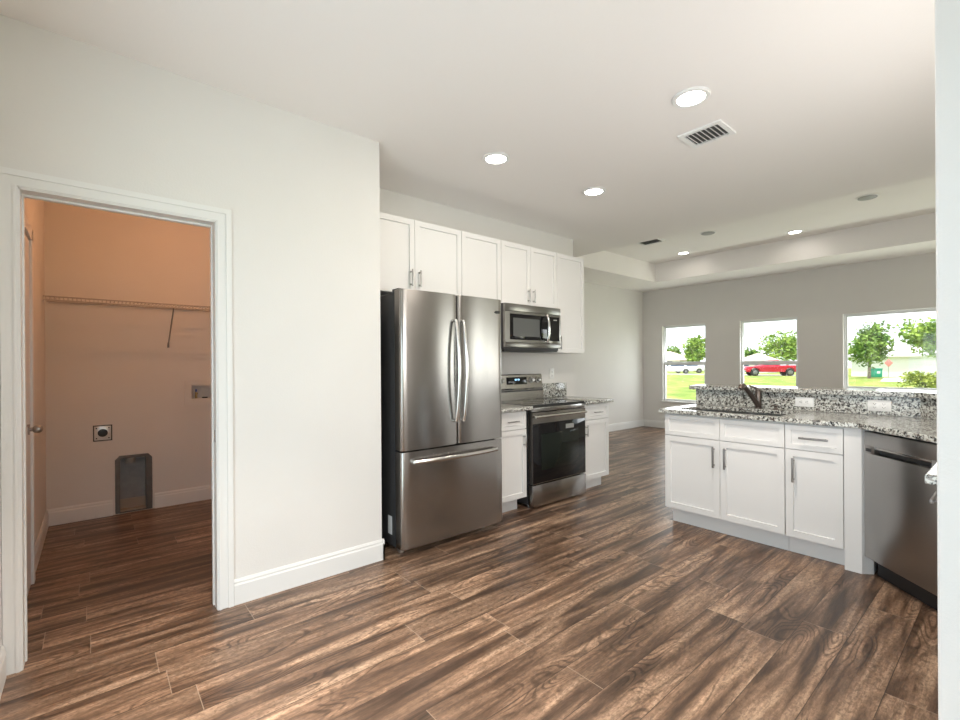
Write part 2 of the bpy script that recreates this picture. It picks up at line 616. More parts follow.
# wall with the laundry doorway (the opening is a notch from the floor)
DX0, DX1, DZ = -0.244, 0.503, 2.046
m = MB()
m.slab([(-0.295, 0), (DX0, 0), (DX0, DZ), (DX1, DZ), (DX1, 0), (1.452, 0), (1.452, CEIL), (-0.295, CEIL)], [], 2.745, 2.86,
       lambda u, v, w: (u, w, v))
struct(m.build('wall_laundry_front', M['wall'], smooth=False))
struct(MB().box(1.33, 1.452, 2.86, 5.09, 0, CEIL).build('wall_laundry_side', M['wall'], smooth=False))
m = MB()
m.slab([(-3.0, 0), (-0.5, 0), (-0.5, 2.15), (1.95, 2.15), (1.95, 0), (5.09, 0), (5.09, CEIL), (-3.0, CEIL)], [], -0.41, -0.295, lambda u, v, w: (w, u, v))
struct(m.build('wall_left', M['wall'], smooth=False))
m = MB()
for a, b in ((-0.5, 0.755), (0.695, 1.95)):
    m.slab(rect(a, b, 0.0, 2.15), [rect(a + 0.06, b - 0.06, 0.07, 2.09)], -0.39, -0.34, lambda u, v, w: (w, u, v))
f = struct(m.build('door_2', M['vinyl'], smooth=False))  # added glazed door beside the camera, unseen, opening for the fill light
MB().box(-0.37, -0.364, -0.48, 1.93, 0.03, 2.12).build('pane', M['glass'], f)
struct(MB().box(1.452, 4.35, 3.45, 3.57, 0, CEIL).build('wall_kitchen', M['wall'], smooth=False))
struct(MB().box(4.235, 4.35, 3.57, 5.09, 0, CEIL).build('wall_kitchen_end', M['wall'], smooth=False))
# back wall, with the dryer vent recess cut through the laundry part
m = MB()
m.slab(rect(-0.41, 8.78, 0, CEIL), [[(0.14, 0.004), (0.405, 0.004), (0.405, 0.47), (0.375, 0.505), (0.17, 0.505), (0.14, 0.47)],
                                    rect(0.70, 0.99, 0.965, 1.105)], 5.09, 5.20, lambda u, v, w: (u, w, v))
struct(m.build('wall_back', M['wall'], smooth=False))
# window wall
WIN = [(3.83, 4.665, 0.545, 2.02), (2.375, 3.235, 0.545, 2.02), (-0.10, 1.79, 0.88, 2.01)]
m = MB()
m.slab(rect(-3.0, 5.09, 0, CEIL), [rect(*w) for w in WIN], 8.66, 8.78, lambda u, v, w: (w, u, v))
struct(m.build('wall_window', M['wall'], smooth=False))
# near wall at the right edge of the picture
struct(MB().box(1.60, 1.72, -3.0, 0.146, 0, CEIL, 0.006).build('wall_right', M['wall'], smooth=False))
m = MB()
m.slab(rect(1.72, 3.20, 0, CEIL), [rect(1.85, 3.05, 1.0, 2.1)], -0.56, -0.44, lambda u, v, w: (u, w, v))
struct(m.build('wall_kitchen_back', M['wall'], smooth=False))
m = MB()
m.slab(rect(1.85, 3.05, 1.0, 2.1), [rect(1.89, 3.01, 1.04, 2.06)], -0.53, -0.48, lambda u, v, w: (u, w, v))
f = struct(m.build('window_4', M['vinyl'], smooth=False))  # added window out of view, lets fill light into the kitchen
MB().box(1.88, 3.02, -0.508, -0.504, 1.03, 2.07).build('pane', M['glass'], f, smooth=False)
# wall behind the camera: added unseen glazed doors, nook and living room, for brightness
m = MB()
m.slab([(-0.41, 0), (-0.16, 0), (-0.16, 2.15), (1.46, 2.15), (1.46, 0), (6.2, 0), (6.2, 2.15), (8.6, 2.15), (8.6, 0), (8.78, 0), (8.78, CEIL), (-0.41, CEIL)],
       [], -3.12, -3.0, lambda u, v, w: (u, w, v))
struct(m.build('wall_rear', M['wall'], smooth=False))
for i, (x0, x1) in enumerate(((-0.16, 1.46), (6.2, 8.6))):
    m = MB()
    for a, b in ((x0, (x0 + x1) / 2 + 0.03), ((x0 + x1) / 2 - 0.03, x1)):
        m.slab(rect(a, b, 0.0, 2.15), [rect(a + 0.06, b - 0.06, 0.07, 2.09)], -3.10, -3.05, lambda u, v, w: (u, w, v))
    f = struct(m.build('door_%d' % (i + 3), M['vinyl'], smooth=False))
    MB().box(x0 + 0.02, x1 - 0.02, -3.08, -3.074, 0.03, 2.12).build('pane', M['glass'], f)

# ---- windows
for i, (y0, y1, z0, z1) in enumerate(WIN):
    m = MB()
    fw_ = 0.02
    m.slab(rect(y0, y1, z0, z1), [rect(y0 + fw_, y1 - fw_, z0 + fw_, z1 - fw_)], 8.705, 8.765, lambda u, v, w: (w, u, v))
    f = struct(m.build('window_%d' % (i + 1), M['vinyl'], smooth=False))
    if i < 2:
        zr = 1.285
        m = MB()
        m.slab(rect(y0 + fw_, y1 - fw_, z0 + fw_, zr + 0.02), [rect(y0 + fw_ + 0.016, y1 - fw_ - 0.016, z0 + fw_ + 0.02, zr - 0.035)], 8.700, 8.728,
               lambda u, v, w: (w, u, v))
        m.box(8.69, 8.70, (y0 + y1) / 2 - 0.05, (y0 + y1) / 2 + 0.05, zr - 0.006, zr + 0.012, 0.002)
        m.build('sash', M['vinyl'], f, smooth=False)
        m = MB()
        m.slab(rect(y0 + fw_, y1 - fw_, zr - 0.018, z1 - fw_), [rect(y0 + fw_ + 0.012, y1 - fw_ - 0.012, zr + 0.03, z1 - fw_ - 0.018)], 8.732, 8.757,
               lambda u, v, w: (w, u, v))
        m.build('sash', M['vinyl'], f, smooth=False)
    else:
        m = MB()
        m.slab(rect(y0 + fw_, y1 - fw_, z0 + fw_, z1 - fw_), [rect(y0 + fw_ + 0.022, y1 - fw_ - 0.022, z0 + fw_ + 0.022, z1 - fw_ - 0.022)], 8.72, 8.745,
               lambda u, v, w: (w, u, v))
        m.build('sash', M['vinyl'], f, smooth=False)
    MB().box(8.740, 8.743, y0 + fw_, y1 - fw_, z0 + fw_, z1 - fw_).build('pane', M['glass'], f, smooth=False)
    MB().box(8.635, 8.705, y0 - 0.03, y1 + 0.03, z0 - 0.022, z0 - 0.001, 0.004).build('sill', M['trim'], f)


# ---- baseboards
def baseboard(name, p0, p1, nrm, h=0.135):
    """profile swept from p0 to p1 along a wall face, standing out along nrm"""
    p0, p1, n = Vector(p0), Vector(p1), Vector(nrm)
    prof = [(0.001, 0), (0.014, 0), (0.014, h * 0.76), (0.010, h * 0.83), (0.011, h * 0.90), (0.006, h), (0.001, h)]
    b = bmesh.new()
    A = [b.verts.new((p0.x + n.x * d, p0.y + n.y * d, z)) for d, z in prof]
    B = [b.verts.new((p1.x + n.x * d, p1.y + n.y * d, z)) for d, z in prof]
    for k in range(len(prof)):
        j = (k + 1) % len(prof)
        b.faces.new((A[k], A[j], B[j], B[k]))
    b.faces.new(A[::-1])
    b.faces.new(B)
    m = MB()
    m.add(b)
    return struct(m.build(name, M['trim'], smooth=False))


baseboard('baseboard_laundry_front', (0.571, 2.745), (1.466, 2.745), (0, -1))
baseboard('baseboard_laundry_end', (1.452, 2.731), (1.452, 3.44), (1, 0))
baseboard('baseboard_left', (-0.295, 1.96), (-0.295, 2.72), (1, 0))
baseboard('baseboard_laundry_left', (-0.295, 3.86), (-0.295, 5.076), (1, 0))
baseboard('baseboard_laundry_left_near', (-0.295, 2.90), (-0.295, 2.95), (1, 0))
baseboard('baseboard_laundry_back_left', (-0.295, 5.09), (0.125, 5.09), (0, -1))
baseboard('baseboard_laundry_back_right', (0.42, 5.09), (1.33, 5.09), (0, -1))
baseboard('baseboard_laundry_right', (1.33, 2.87), (1.33, 5.08), (-1, 0))
baseboard('baseboard_living_back', (4.36, 5.09), (8.66, 5.09), (0, -1))
baseboard('baseboard_living_window', (8.66, -2.98), (8.66, 5.076), (-1, 0))
baseboard('baseboard_kitchen_end', (4.20, 3.45), (4.35, 3.45), (0, -1))
baseboard('baseboard_left_near', (-0.295, -2.98), (-0.295, -0.51), (1, 0))
baseboard('baseboard_right', (1.60, -2.98), (1.60, 0.146), (-1, 0))

# ---- laundry doorway trim: jambs, stops and casing
m = MB()
jy0, jy1 = 2.738, 2.867
m.box(DX0 + 0.001, DX0 + 0.011, jy0, jy1, 0, DZ - 0.001)
m.box(DX1 - 0.011, DX1 - 0.001, jy0, jy1, 0, DZ - 0.001)
m.box(DX0 + 0.001, DX1 - 0.001, jy0, jy1, DZ - 0.011, DZ - 0.001)
m.box(DX0 + 0.011, DX0 + 0.017, 2.81, 2.835, 0, DZ - 0.011)
m.box(DX1 - 0.017, DX1 - 0.011, 2.81, 2.835, 0, DZ - 0.011)
m.box(DX0 + 0.017, DX1 - 0.017, 2.81, 2.835, DZ - 0.020, DZ - 0.011)
jamb = struct(m.build('trim_1', M['trim'], smooth=False))
MB().box(DX1 - 0.0135, DX1 - 0.0108, 2.748, 2.772, 0.88, 0.945, 0.001).build('strike_plate', M['nickel'], jamb)


m = MB()
ci = 0.006  # reveal
XL0, XL1 = -0.293, DX0 + ci
XR0, XR1 = DX1 - ci, DX1 + 0.066
ZT0, ZT1 = DZ - ci, DZ + 0.066
m.slab([(XL0, 0), (XL1, 0), (XL1, ZT0), (XR0, ZT0), (XR0, 0), (XR1, 0), (XR1, ZT1), (XL0, ZT1)], [], 2.7335, 2.7445, lambda u, v, w: (u, w, v))
# raised outer back band and inner bead, mitred round the opening
m.slab([(XR1 - 0.026, 0), (XR1, 0), (XR1, ZT1), (XL0, ZT1), (XL0, ZT1 - 0.026), (XR1 - 0.026, ZT1 - 0.026)], [], 2.7270, 2.7334, lambda u, v, w: (u, w, v))
a_, b_ = 0.005, 0.016
m.slab([(XL1 - b_, 0), (XL1 - a_, 0), (XL1 - a_, ZT0 + a_), (XR0 + a_, ZT0 + a_), (XR0 + a_, 0), (XR0 + b_, 0), (XR0 + b_, ZT0 + b_), (XL1 - b_, ZT0 + b_)], [],
       2.7295, 2.7334, lambda u, v, w: (u, w, v))
struct(m.build('trim_2', M['trim'], smooth=False))

# ---- door in the laundry's left wall with its casing
m = MB()
for (y0, y1) in ((2.955, 3.03), (3.78, 3.855)):
    m.box(-0.2945, -0.272, y0, y1, 0, 2.10, 0.004)
m.box(-0.2945, -0.272, 2.955, 3.855, 2.03, 2.10, 0.004)
struct(m.build('trim_3', M['trim'], smooth=False))
m = MB()
m.slab(rect(3.035, 3.775, 0.012, 2.025), [], -0.2945, -0.285, lambda u, v, w: (w, u, v))
for z0, z1 in ((0.25, 0.95), (1.1, 1.9)):
    for y0, y1 in ((3.12, 3.37), (3.44, 3.69)):
        m.box(-0.286, -0.2815, y0, y1, z0, z1, 0.004)
d1 = struct(m.build('door_1', M['trim'], smooth=False))
m = MB()
m.cyl((-0.285, 3.62, 0.93), (-0.275, 3.62, 0.93), 0.03)
m.cyl((-0.275, 3.62, 0.93), (-0.250, 3.62, 0.93), 0.011)
m.sphere((-0.243, 3.62, 0.93), 0.024)
m.build('handle', M['nickel'], d1)

# ---- knee wall carrying the bar top, straight then turning 45 degrees
KW = [(4.185, 1.925), (4.185, 0.445), (3.30, -0.44), (3.47, -0.44), (4.305, 0.395), (4.305, 1.925)]
struct(MB().slab(KW, [], 0.0, 1.044).build('wall_knee', M['wall'], smooth=False))


# ================================================================== CABINETS
def pull(parent, cx, y, cz, length, vertical, mat='nickel', local=True, flatbar=False, so=0.028):
    m = MB()
    h = length / 2
    yb = y - so
    post = h - 0.018
    if vertical:
        if flatbar:
            m.box(cx - 0.0065, cx + 0.0065, yb - 0.006, yb + 0.004, cz - h, cz + h, 0.002)
        else:
            m.cyl((cx, yb, cz - h), (cx, yb, cz + h), 0.006, seg=14, bev=0.001)
        for s in (-1, 1):
            m.cyl((cx, yb, cz + s * post), (cx, y, cz + s * post), 0.0045, seg=12)
            if not flatbar:
                m.cyl((cx, y - 0.004, cz + s * post), (cx, y, cz + s * post), 0.008, seg=14)
    else:
        if flatbar:
            m.box(cx - h, cx + h, yb - 0.006, yb + 0.004, cz - 0.0065, cz + 0.0065, 0.002)
        else:
            m.cyl((cx - h, yb, cz), (cx + h, yb, cz), 0.006, seg=14, bev=0.001)
        for s in (-1, 1):
            m.cyl((cx + s * post, yb, cz), (cx + s * post, y, cz), 0.0045, seg=12)
    return m.build('handle', M['satin' if flatbar else mat], parent, local=local)


def cabinet(name, label, loc, rz, w, d, z0, z1, doors=(), drawers=(), toe=None, group=None, fillers=(), cat='cabinet'):
    """loc is the front left corner of the carcass on the floor; local -y is the front"""
    t = thing(name, label, cat, loc, rz, group)
    m = MB()
    m.box(0, w, 0, d, z0, z1)
    m.build('body', M['cabinet'], t, smooth=False, local=True)
    for (x0, x1, a, b, hx, hz, hl) in doors:
        dm = MB().shaker(x0, x1, a, b, -0.02).build('door', M['cabinet'], t, smooth=False, local=True)
        if hx is not None:
            pull(dm, hx, -0.02, hz, hl, True, flatbar=(toe is not None and rz != 0))
    for (x0, x1, a, b, hx, hz, hl) in drawers:
        dm = MB().shaker(x0, x1, a, b, -0.02, rail=0.045).build('drawer', M['cabinet'], t, smooth=False, local=True)
        if hx is not None:
            pull(dm, hx, -0.02, hz, hl, False, flatbar=(rz != 0))
    for (x0, x1, y0, y1, a, b) in fillers:
        MB().box(x0, x1, y0, y1, a, b).build('filler_panel', M['cabinet'], t, smooth=False, local=True)
    if toe:
        x0, x1, ty = toe
        MB().box(x0, x1, ty, d, 0, z0 - 0.0005).build('toe_kick', M['cabinet'], t, smooth=False, local=True)
    return t


G = 0.0018
UF = 3.14   # carcass front of the wall cabinets; doors stand 2 cm in front
UD = 3.447 - UF
Z0, Z1 = 1.40, 2.432
# above the refrigerator: two doors
w = 2.424 - 1.475
cabinet('wall_cabinet', 'white two-door wall cabinet above the refrigerator', (1.475, UF, 0), 0, w, UD, 1.84, Z1,
        doors=[(G, w / 2 + 0.006 - G, 1.842, Z1 - G, w / 2 - 0.032, 1.965, 0.135),
               (w / 2 + 0.006 + G, w - G, 1.842, Z1 - G, w / 2 + 0.046, 1.965, 0.135)], group='white wall cabinets')
w = 2.884 - 2.426
cabinet('wall_cabinet', 'white single-door wall cabinet between the refrigerator top and the microwave, showing no pull', (2.426, UF, 0), 0, w, UD, Z0, Z1,
        doors=[(G, w - G, Z0 + G, Z1 - G, 0.04, 1.50, 0.135)], group='white wall cabinets')
w = 3.664 - 2.886
cabinet('wall_cabinet', 'short white two-door wall cabinet directly over the microwave', (2.886, UF, 0), 0, w, UD, 1.85, Z1,
        doors=[(G, w / 2 - G, 1.852, Z1 - G, w / 2 - 0.035, 1.945, 0.13),
               (w / 2 + G, w - G, 1.852, Z1 - G, w / 2 + 0.035, 1.945, 0.13)], group='white wall cabinets')
w = 4.118 - 3.666
cabinet('wall_cabinet', 'tall narrow white wall cabinet at the living room end, right of the microwave', (3.666, UF, 0), 0, w, UD, Z0, Z1,
        doors=[(G, w - G, Z0 + G, Z1 - G, 0.035, 1.50, 0.135)], group='white wall cabinets')

# base cabinets by the range
BF = 2.857
BD = 3.44 - BF
w = 2.916 - 2.500
cabinet('base_cabinet', 'narrow white base cabinet squeezed between refrigerator and range', (2.500, BF, 0), 0, w, BD, 0.115, 0.8815,
        doors=[(G, w - 0.004, 0.118, 0.714, w - 0.035, 0.615, 0.11)], drawers=[(G, w - 0.004, 0.720, 0.870, w / 2 + 0.03, 0.79, 0.13)],
        toe=(0.0, w - 0.04, 0.065), group='white base cabinets along the kitchen wall')
w = 4.150 - 3.722
cabinet('base_cabinet', 'narrow white base cabinet at the end of the run, right of the range', (3.722, BF, 0), 0, w, BD, 0.115, 0.8815,
        doors=[(0.004, w - G, 0.118, 0.714, 0.035, 0.615, 0.11)], drawers=[(0.004, w - G, 0.720, 0.870, w / 2 + 0.01, 0.79, 0.13)],
        toe=(0.0, w - 0.022, 0.065), group='white base cabinets along the kitchen wall')

# peninsula
PF = 3.570
w = 1.896 - 1.051
xm = 1.896 - 1.469
cabinet('sink_cabinet', 'wide white sink cabinet with two doors and two false drawer fronts', (PF, 1.896, 0), -PI / 2, w, 0.59, 0.115, 0.640,
        doors=[(G, xm - G, 0.125, 0.704, xm - 0.040, 0.580, 0.155), (xm + G, w - G, 0.125, 0.704, xm + 0.040, 0.580, 0.155)],
        drawers=[(G, xm - G, 0.710, 0.868, None, 0, 0), (xm + G, w - G, 0.710, 0.868, None, 0, 0)],
        fillers=[(0, w, 0, 0.018, 0.641, 0.8815), (0, 0.018, 0.019, 0.59, 0.641, 0.8815)],
        toe=(0.028, w, 0.052))
w = 1.049 - 0.735
cabinet('drawer_cabinet', 'narrow white peninsula cabinet with one drawer over one door', (PF, 1.049, 0), -PI / 2, w, 0.59, 0.115, 0.8815,
        doors=[(G, w - G, 0.125, 0.704, 0.050, 0.572, 0.160)],
        drawers=[(G, w - G, 0.710, 0.868, w / 2 + 0.006, 0.789, 0.158)],
        toe=(0.0, w, 0.052))
# white filler post between the drawer cabinet and the dishwasher
m = MB()
m.slab([(3.552, 0.7325), (3.552, 0.648), (3.600, 0.600), (3.675, 0.600), (3.675, 0.7325)], [], 0.0, 0.8815)
tag(m.build('filler_post', M['cabinet'], smooth=False), 'plain white filler post between the peninsula drawers and the dishwasher', 'filler post')

# third run behind the near wall
cabinet('base_cabinet', 'white base cabinet mostly behind the near wall at the right edge', (2.78, 0.165, 0), PI, 0.67, 0.59, 0.115, 0.8815,
        doors=[(G, 0.335 - G, 0.118, 0.714, 0.300, 0.615, 0.13), (0.335 + G, 0.67 - G, 0.118, 0.714, 0.37, 0.615, 0.13)],
        drawers=[(G, 0.67 - G, 0.720, 0.870, 0.5, 0.80, 0.16)],
        toe=(0.0, 0.66, 0.065))

# ---- worktops
YC = 2.79
tag(MB().box(2.490, 2.950, YC, 3.448, 0.8825, 0.914, 0.004).build('countertop', M['granite']),
    'small granite worktop between refrigerator and range', 'countertop', 'granite worktops beside the range')
ct = tag(MB().box(3.716, 4.170, YC, 3.448, 0.8825, 0.914, 0.004).build('countertop', M['granite']),
         'small granite worktop right of the range', 'countertop', 'granite worktops beside the range')
tag(MB().box(3.722, 4.185, 3.426, 3.449, 0.9155, 1.068, 0.003).build('backsplash', M['granite']),
    'short granite backsplash strip on the worktop right of the range', 'backsplash')

SINK = [(3.60, 1.82), (3.60, 1.10), (4.05, 1.10), (4.05, 1.82)]
PEN = [(3.520, 1.93), (3.520, 0.66), (3.077, 0.217), (2.075, 0.217), (2.075, -0.43), (3.29, -0.43), (4.158, 0.438), (4.158, 1.93)]


def slab_bev(outer, holes, z0, z1, bev):
    m = MB()
    m.slab(outer, holes, z0, z1)
    es = []
    for e in m.bm.edges:
        if len(e.link_faces) == 2 and e.calc_face_angle(0) > 0.5:
            a, b = e.verts
            if abs(a.co.z - b.co.z) < 1e-5:
                es.append(e)
    bmesh.ops.bevel(m.bm, geom=es, offset=bev, segments=2, affect='EDGES', profile=0.5)
    return m


tag(slab_bev(PEN, [SINK], 0.8825, 0.914, 0.004).build('countertop', M['granite'], smooth=False),
    'long granite peninsula worktop holding the sink and turning over the dishwasher', 'countertop')
m = MB()
m.slab([(4.160, 1.925), (4.160, 0.4535), (3.30, -0.4065), (3.2865, -0.393) if False else (3.3165, -0.423), (4.1835, 0.444), (4.1835, 1.925)], [], 0.9155, 1.0455)
tag(m.build('backsplash', M['granite'], smooth=False), 'long granite backsplash behind the sink, below the raised bar', 'backsplash')
BAR = [(4.115, 1.965), (4.115, 0.475), (3.23, -0.41), (3.62, -0.41), (4.46, 0.40), (4.46, 1.965)]
tag(slab_bev(BAR, [], 1.047, 1.083, 0.004).build('bar_top', M['granite'], smooth=False), 'raised granite bar top above the peninsula backsplash', 'bar top')

# ---- sink and faucet
t = thing('sink', 'undermount double-bowl steel sink in the peninsula worktop', 'sink', (3.855, 1.46, 0.655))
m = MB()
x0, x1, zt, zb = 3.592, 4.060, 0.8815, 0.66
for y0, y1 in ((1.466, 1.828), (1.092, 1.454)):
    b = bmesh.new()
    bmesh.ops.create_cube(b, size=1)
    bmesh.ops.scale(b, vec=(x1 - x0, y1 - y0, zt - zb), verts=b.verts)
    bmesh.ops.translate(b, vec=((x0 + x1) / 2, (y0 + y1) / 2, (zt + zb) / 2), verts=b.verts)
    b.normal_update()
    bmesh.ops.delete(b, geom=[f for f in b.faces if f.normal.z > 0.9], context='FACES')
    bmesh.ops.bevel(b, geom=[e for e in b.edges if len(e.link_faces) == 2], offset=0.035, segments=4, affect='EDGES', profile=0.5)
    bmesh.ops.solidify(b, geom=b.faces[:], thickness=0.0015)
    m.add(b)
m.box(x0, x1, 1.453, 1.467, 0.80, 0.866, 0.003)
m.build('bowl', M['sink'], t)
for yy in (1.64, 1.28):
    MB().cyl((3.88, yy, 0.6615), (3.88, yy, 0.668), 0.045, bev=0.002).build('drain', M['nickel'], t)

t = thing('faucet', 'dark bronze pull-out faucet behind the sink', 'faucet', (4.078, 1.390, 0.914))
m = MB()
m.cyl((4.078, 1.390, 0.9145), (4.078, 1.390, 0.925), 0.030, seg=24, bev=0.003)
m.cyl((4.078, 1.390, 0.923), (4.078, 1.390, 1.055), 0.0235, 0.0215, seg=24, bev=0.003)
m.build('base', M['dark_metal'], t)
m = MB()
pts = [(4.072, 1.392, 0.945), (4.040, 1.404, 0.985), (3.985, 1.422, 1.045), (3.945, 1.436, 1.086), (3.925, 1.443, 1.100), (3.905, 1.449, 1.096), (3.893, 1.453, 1.078)]
m.tube(pts, 0.016, seg=16, radii=[0.0195, 0.0185, 0.0175, 0.019, 0.0215, 0.0225, 0.0205])
m.build('spout', M['dark_metal'], t)
m = MB()
m.cyl((4.078, 1.390, 1.055), (4.078, 1.390, 1.070), 0.0215, 0.016, seg=24)
m.tube([(4.078, 1.390, 1.062), (4.070, 1.400, 1.078), (4.052, 1.430, 1.092), (4.045, 1.448, 1.097)], 0.008, seg=12, radii=[0.012, 0.010, 0.008, 0.007])
m.build('handle', M['dark_metal'], t)
t = thing('soap_dispenser', 'small dark soap dispenser beside the faucet', 'soap dispenser', (4.09, 1.27, 0.914))
m = MB()
m.cyl((4.09, 1.27, 0.9145), (4.09, 1.27, 0.922), 0.022, seg=20, bev=0.002)
m.cyl((4.09, 1.27, 0.922), (4.09, 1.27, 0.938), 0.012, seg=16)
m.build('body', M['dark_metal'], t)
m = MB()
m.cyl((4.09, 1.27, 0.938), (4.09, 1.27, 0.950), 0.014, seg=16, bev=0.002)
m.tube([(4.09, 1.27, 0.945), (4.05, 1.28, 0.948), (4.03, 1.285, 0.940)], 0.006)
m.build('pump', M['dark_metal'], t)


# ---- wall plates
def duplex(name, label, c, facing, gangs, group=None, cat='outlet', kind='outlet', h=0.116):
    """plate centred at c; facing angle turns local -y"""
    t = thing(name, label, cat, c, facing, group)
    w = 0.072 + 0.046 * (gangs - 1)
    MB().box(-w / 2, w / 2, -0.006, -0.0005, -h / 2, h / 2, 0.0025).build('plate', M['plate'], t, local=True)
    for g in range(gangs):
        gx = (g - (gangs - 1) / 2) * 0.046
        f = MB().box(gx - 0.0165, gx + 0.0165, -0.0085, -0.006, -0.034, 0.034, 0.001).build('receptacle', M['plate'], t, local=True)
        for dz in (-0.019, 0.019):
            for xa, xb in ((-0.0075, -0.005), (0.005, 0.0075)):
                MB().box(gx + xa, gx + xb, -0.0092, -0.0084, dz - 0.003, dz + 0.006).build('slot', M['slot'], f, local=True)
            MB().cyl((gx, -0.0092, dz - 0.008), (gx, -0.0084, dz - 0.008), 0.0028, seg=10).build('slot', M['slot'], f, local=True)
    return t



t = duplex('wall_outlet', 'white outlet on the wall right of the range, above the backsplash', (3.952, 3.45, 1.175), 0, 1)
# plates on the backsplash lie on their side
for i, (yy, gangs, lab) in enumerate(((1.098, 1, 'white sideways outlet plate on the granite backsplash, nearer the faucet'),
                                      (0.660, 2, 'wider white sideways plate on the granite backsplash, above the dishwasher'))):
    t = duplex('wall_outlet', lab, (4.160, yy, 0.980), 0, 2 if gangs == 2 else 1, group='plates on the granite backsplash', h=0.12)
    if gangs == 1:
        t.rotation_euler = (Matrix.Rotation(-PI / 2, 3, 'Z') @ Matrix.Rotation(PI / 2, 3, 'Y')).to_euler()
    else:
        t.rotation_euler = (0, 0, -PI / 2)
        t.scale = (1.06, 1, 0.64)

# ================================================================== APPLIANCES
# ---- refrigerator
FX0, FX1, FY = 1.556, 2.466, 2.66
FM = 2.028
t = thing('refrigerator', 'stainless french-door refrigerator with bottom freezer drawer', 'refrigerator', (2.0, 3.05, 0))
m = MB()
m.box(FX0 + 0.004, FX1 - 0.004, 2.752, 3.40, 0.045, 1.772, 0.006)
m.build('body', M['charcoal'], t)


def fridge_panel(x0, x1, z0, z1, bow=0.010):
    """door with rounded vertical edges and a slightly bowed front"""
    b = bmesh.new()
    n = 16
    rad = 0.022
    prof = [(x0, 2.742)]
    for k in range(7):
        a = PI + (PI / 2) * k / 6
        prof.append((x0 + rad + rad * math.cos(a), FY + rad + rad * math.sin(a)))
    for k in range(1, n):
        u = k / n
        prof.append((x0 + rad + (x1 - x0 - 2 * rad) * u, FY - bow * 0.5 * math.sin(PI * u)))
    for k in range(7):
        a = 1.5 * PI + (PI / 2) * k / 6
        prof.append((x1 - rad + rad * math.cos(a), FY + rad + rad * math.sin(a)))
    prof.append((x1, 2.742))
    lo = [b.verts.new((x, y, z0)) for x, y in prof]
    hi = [b.verts.new((x, y, z1)) for x, y in prof]
    k = len(prof)
    for i in range(k):
        b.faces.new((lo[i], lo[(i + 1) % k], hi[(i + 1) % k], hi[i]))
    c0 = b.faces.new(lo[::-1])
    c1 = b.faces.new(hi)
    bmesh.ops.bevel(b, geom=list(c0.edges) + list(c1.edges), offset=0.004, segments=2, affect='EDGES', profile=0.5)
    m = MB()
    m.add(b)
    return m


def bow_handle(p0, p1, out, r=0.0115, flat=1.35):
    """curved bar between p0 and p1 that stands out along -y"""
    p0, p1 = Vector(p0), Vector(p1)
    pts = []
    for k in range(21):
        u = k / 20
        s = math.sin(PI * u)
        pts.append(p0.lerp(p1, u) + Vector((0, -(0.022 + out * s ** 0.75), 0)))
    m = MB()
    m.tube(pts, r, seg=14, flat=flat, side=(0, 1, 0))
    for p in (p0, p1):
        q = pts[0] if p is p0 else pts[-1]
        m.cyl((p.x, p.y + 0.006, p.z), (p.x, q.y, p.z), r * 1.05, seg=14)
    return m


dl = fridge_panel(FX0, FM - 0.003, 0.708, 1.788).build('door', M['steel'], t)
dr = fridge_panel(FM + 0.003, FX1, 0.708, 1.788).build('door', M['steel'], t)
dz_ = fridge_panel(FX0, FX1, 0.050, 0.698, 0.012).build('freezer_drawer', M['steel'], t)
bow_handle((FM - 0.034, 2.658, 0.878), (FM - 0.034, 2.658, 1.598), 0.038, r=0.010).build('handle', M['steel_bright'], dl)
bow_handle((FM + 0.034, 2.658, 0.878), (FM + 0.034, 2.658, 1.598), 0.038, r=0.010).build('handle', M['steel_bright'], dr)
bow_handle((FX0 + 0.085, 2.656, 0.630), (FX1 - 0.085, 2.656, 0.630), 0.030).build('handle', M['steel_bright'], dz_)
m = MB()
m.box(2.398, 2.434, 2.652, 2.6595, 1.676, 1.698, 0.002)
m.cyl((2.394, 2.6525, 1.687), (2.394, 2.6595, 1.687), 0.009, seg=16, bev=0.001)
m.build('badge', M['badge'], t)
for xx in (FX0 + 0.05, FX1 - 0.05):
    MB().box(xx - 0.035, xx + 0.035, 2.72, 2.80, 1.7735, 1.800, 0.004).build('hinge_cap', M['charcoal'], t)
MB().box(FX0 + 0.02, FX1 - 0.02, 2.745, 2.7515, 0.018, 0.044, 0.003).build('base_grille', M['black'], t)
for xx in (FX0 + 0.05, FX1 - 0.12):
    m = MB()
    m.cyl((xx, 2.772, 0.0), (xx, 2.772, 0.012), 0.017, seg=16)
    m.cyl((xx, 2.772, 0.010), (xx, 2.772, 0.044), 0.007, seg=12)
    m.build('leveling_foot', M['nickel'], t)
for xx in (FX0 + 0.09, FX1 - 0.09):
    MB().cyl((xx - 0.012, 3.32, 0.022), (xx + 0.012, 3.32, 0.022), 0.022, seg=18).build('roller', M['black'], t)
MB().box(FX0 + 0.004, FX0 + 0.030, 2.690, 2.740, 0.028, 0.049, 0.003).build('hinge_bracket', M['nickel'], t)
MB().box(FX0 + 0.0024, FX0 + 0.0038, 2.80, 2.855, 0.12, 0.245).build('label', M['label'], t)

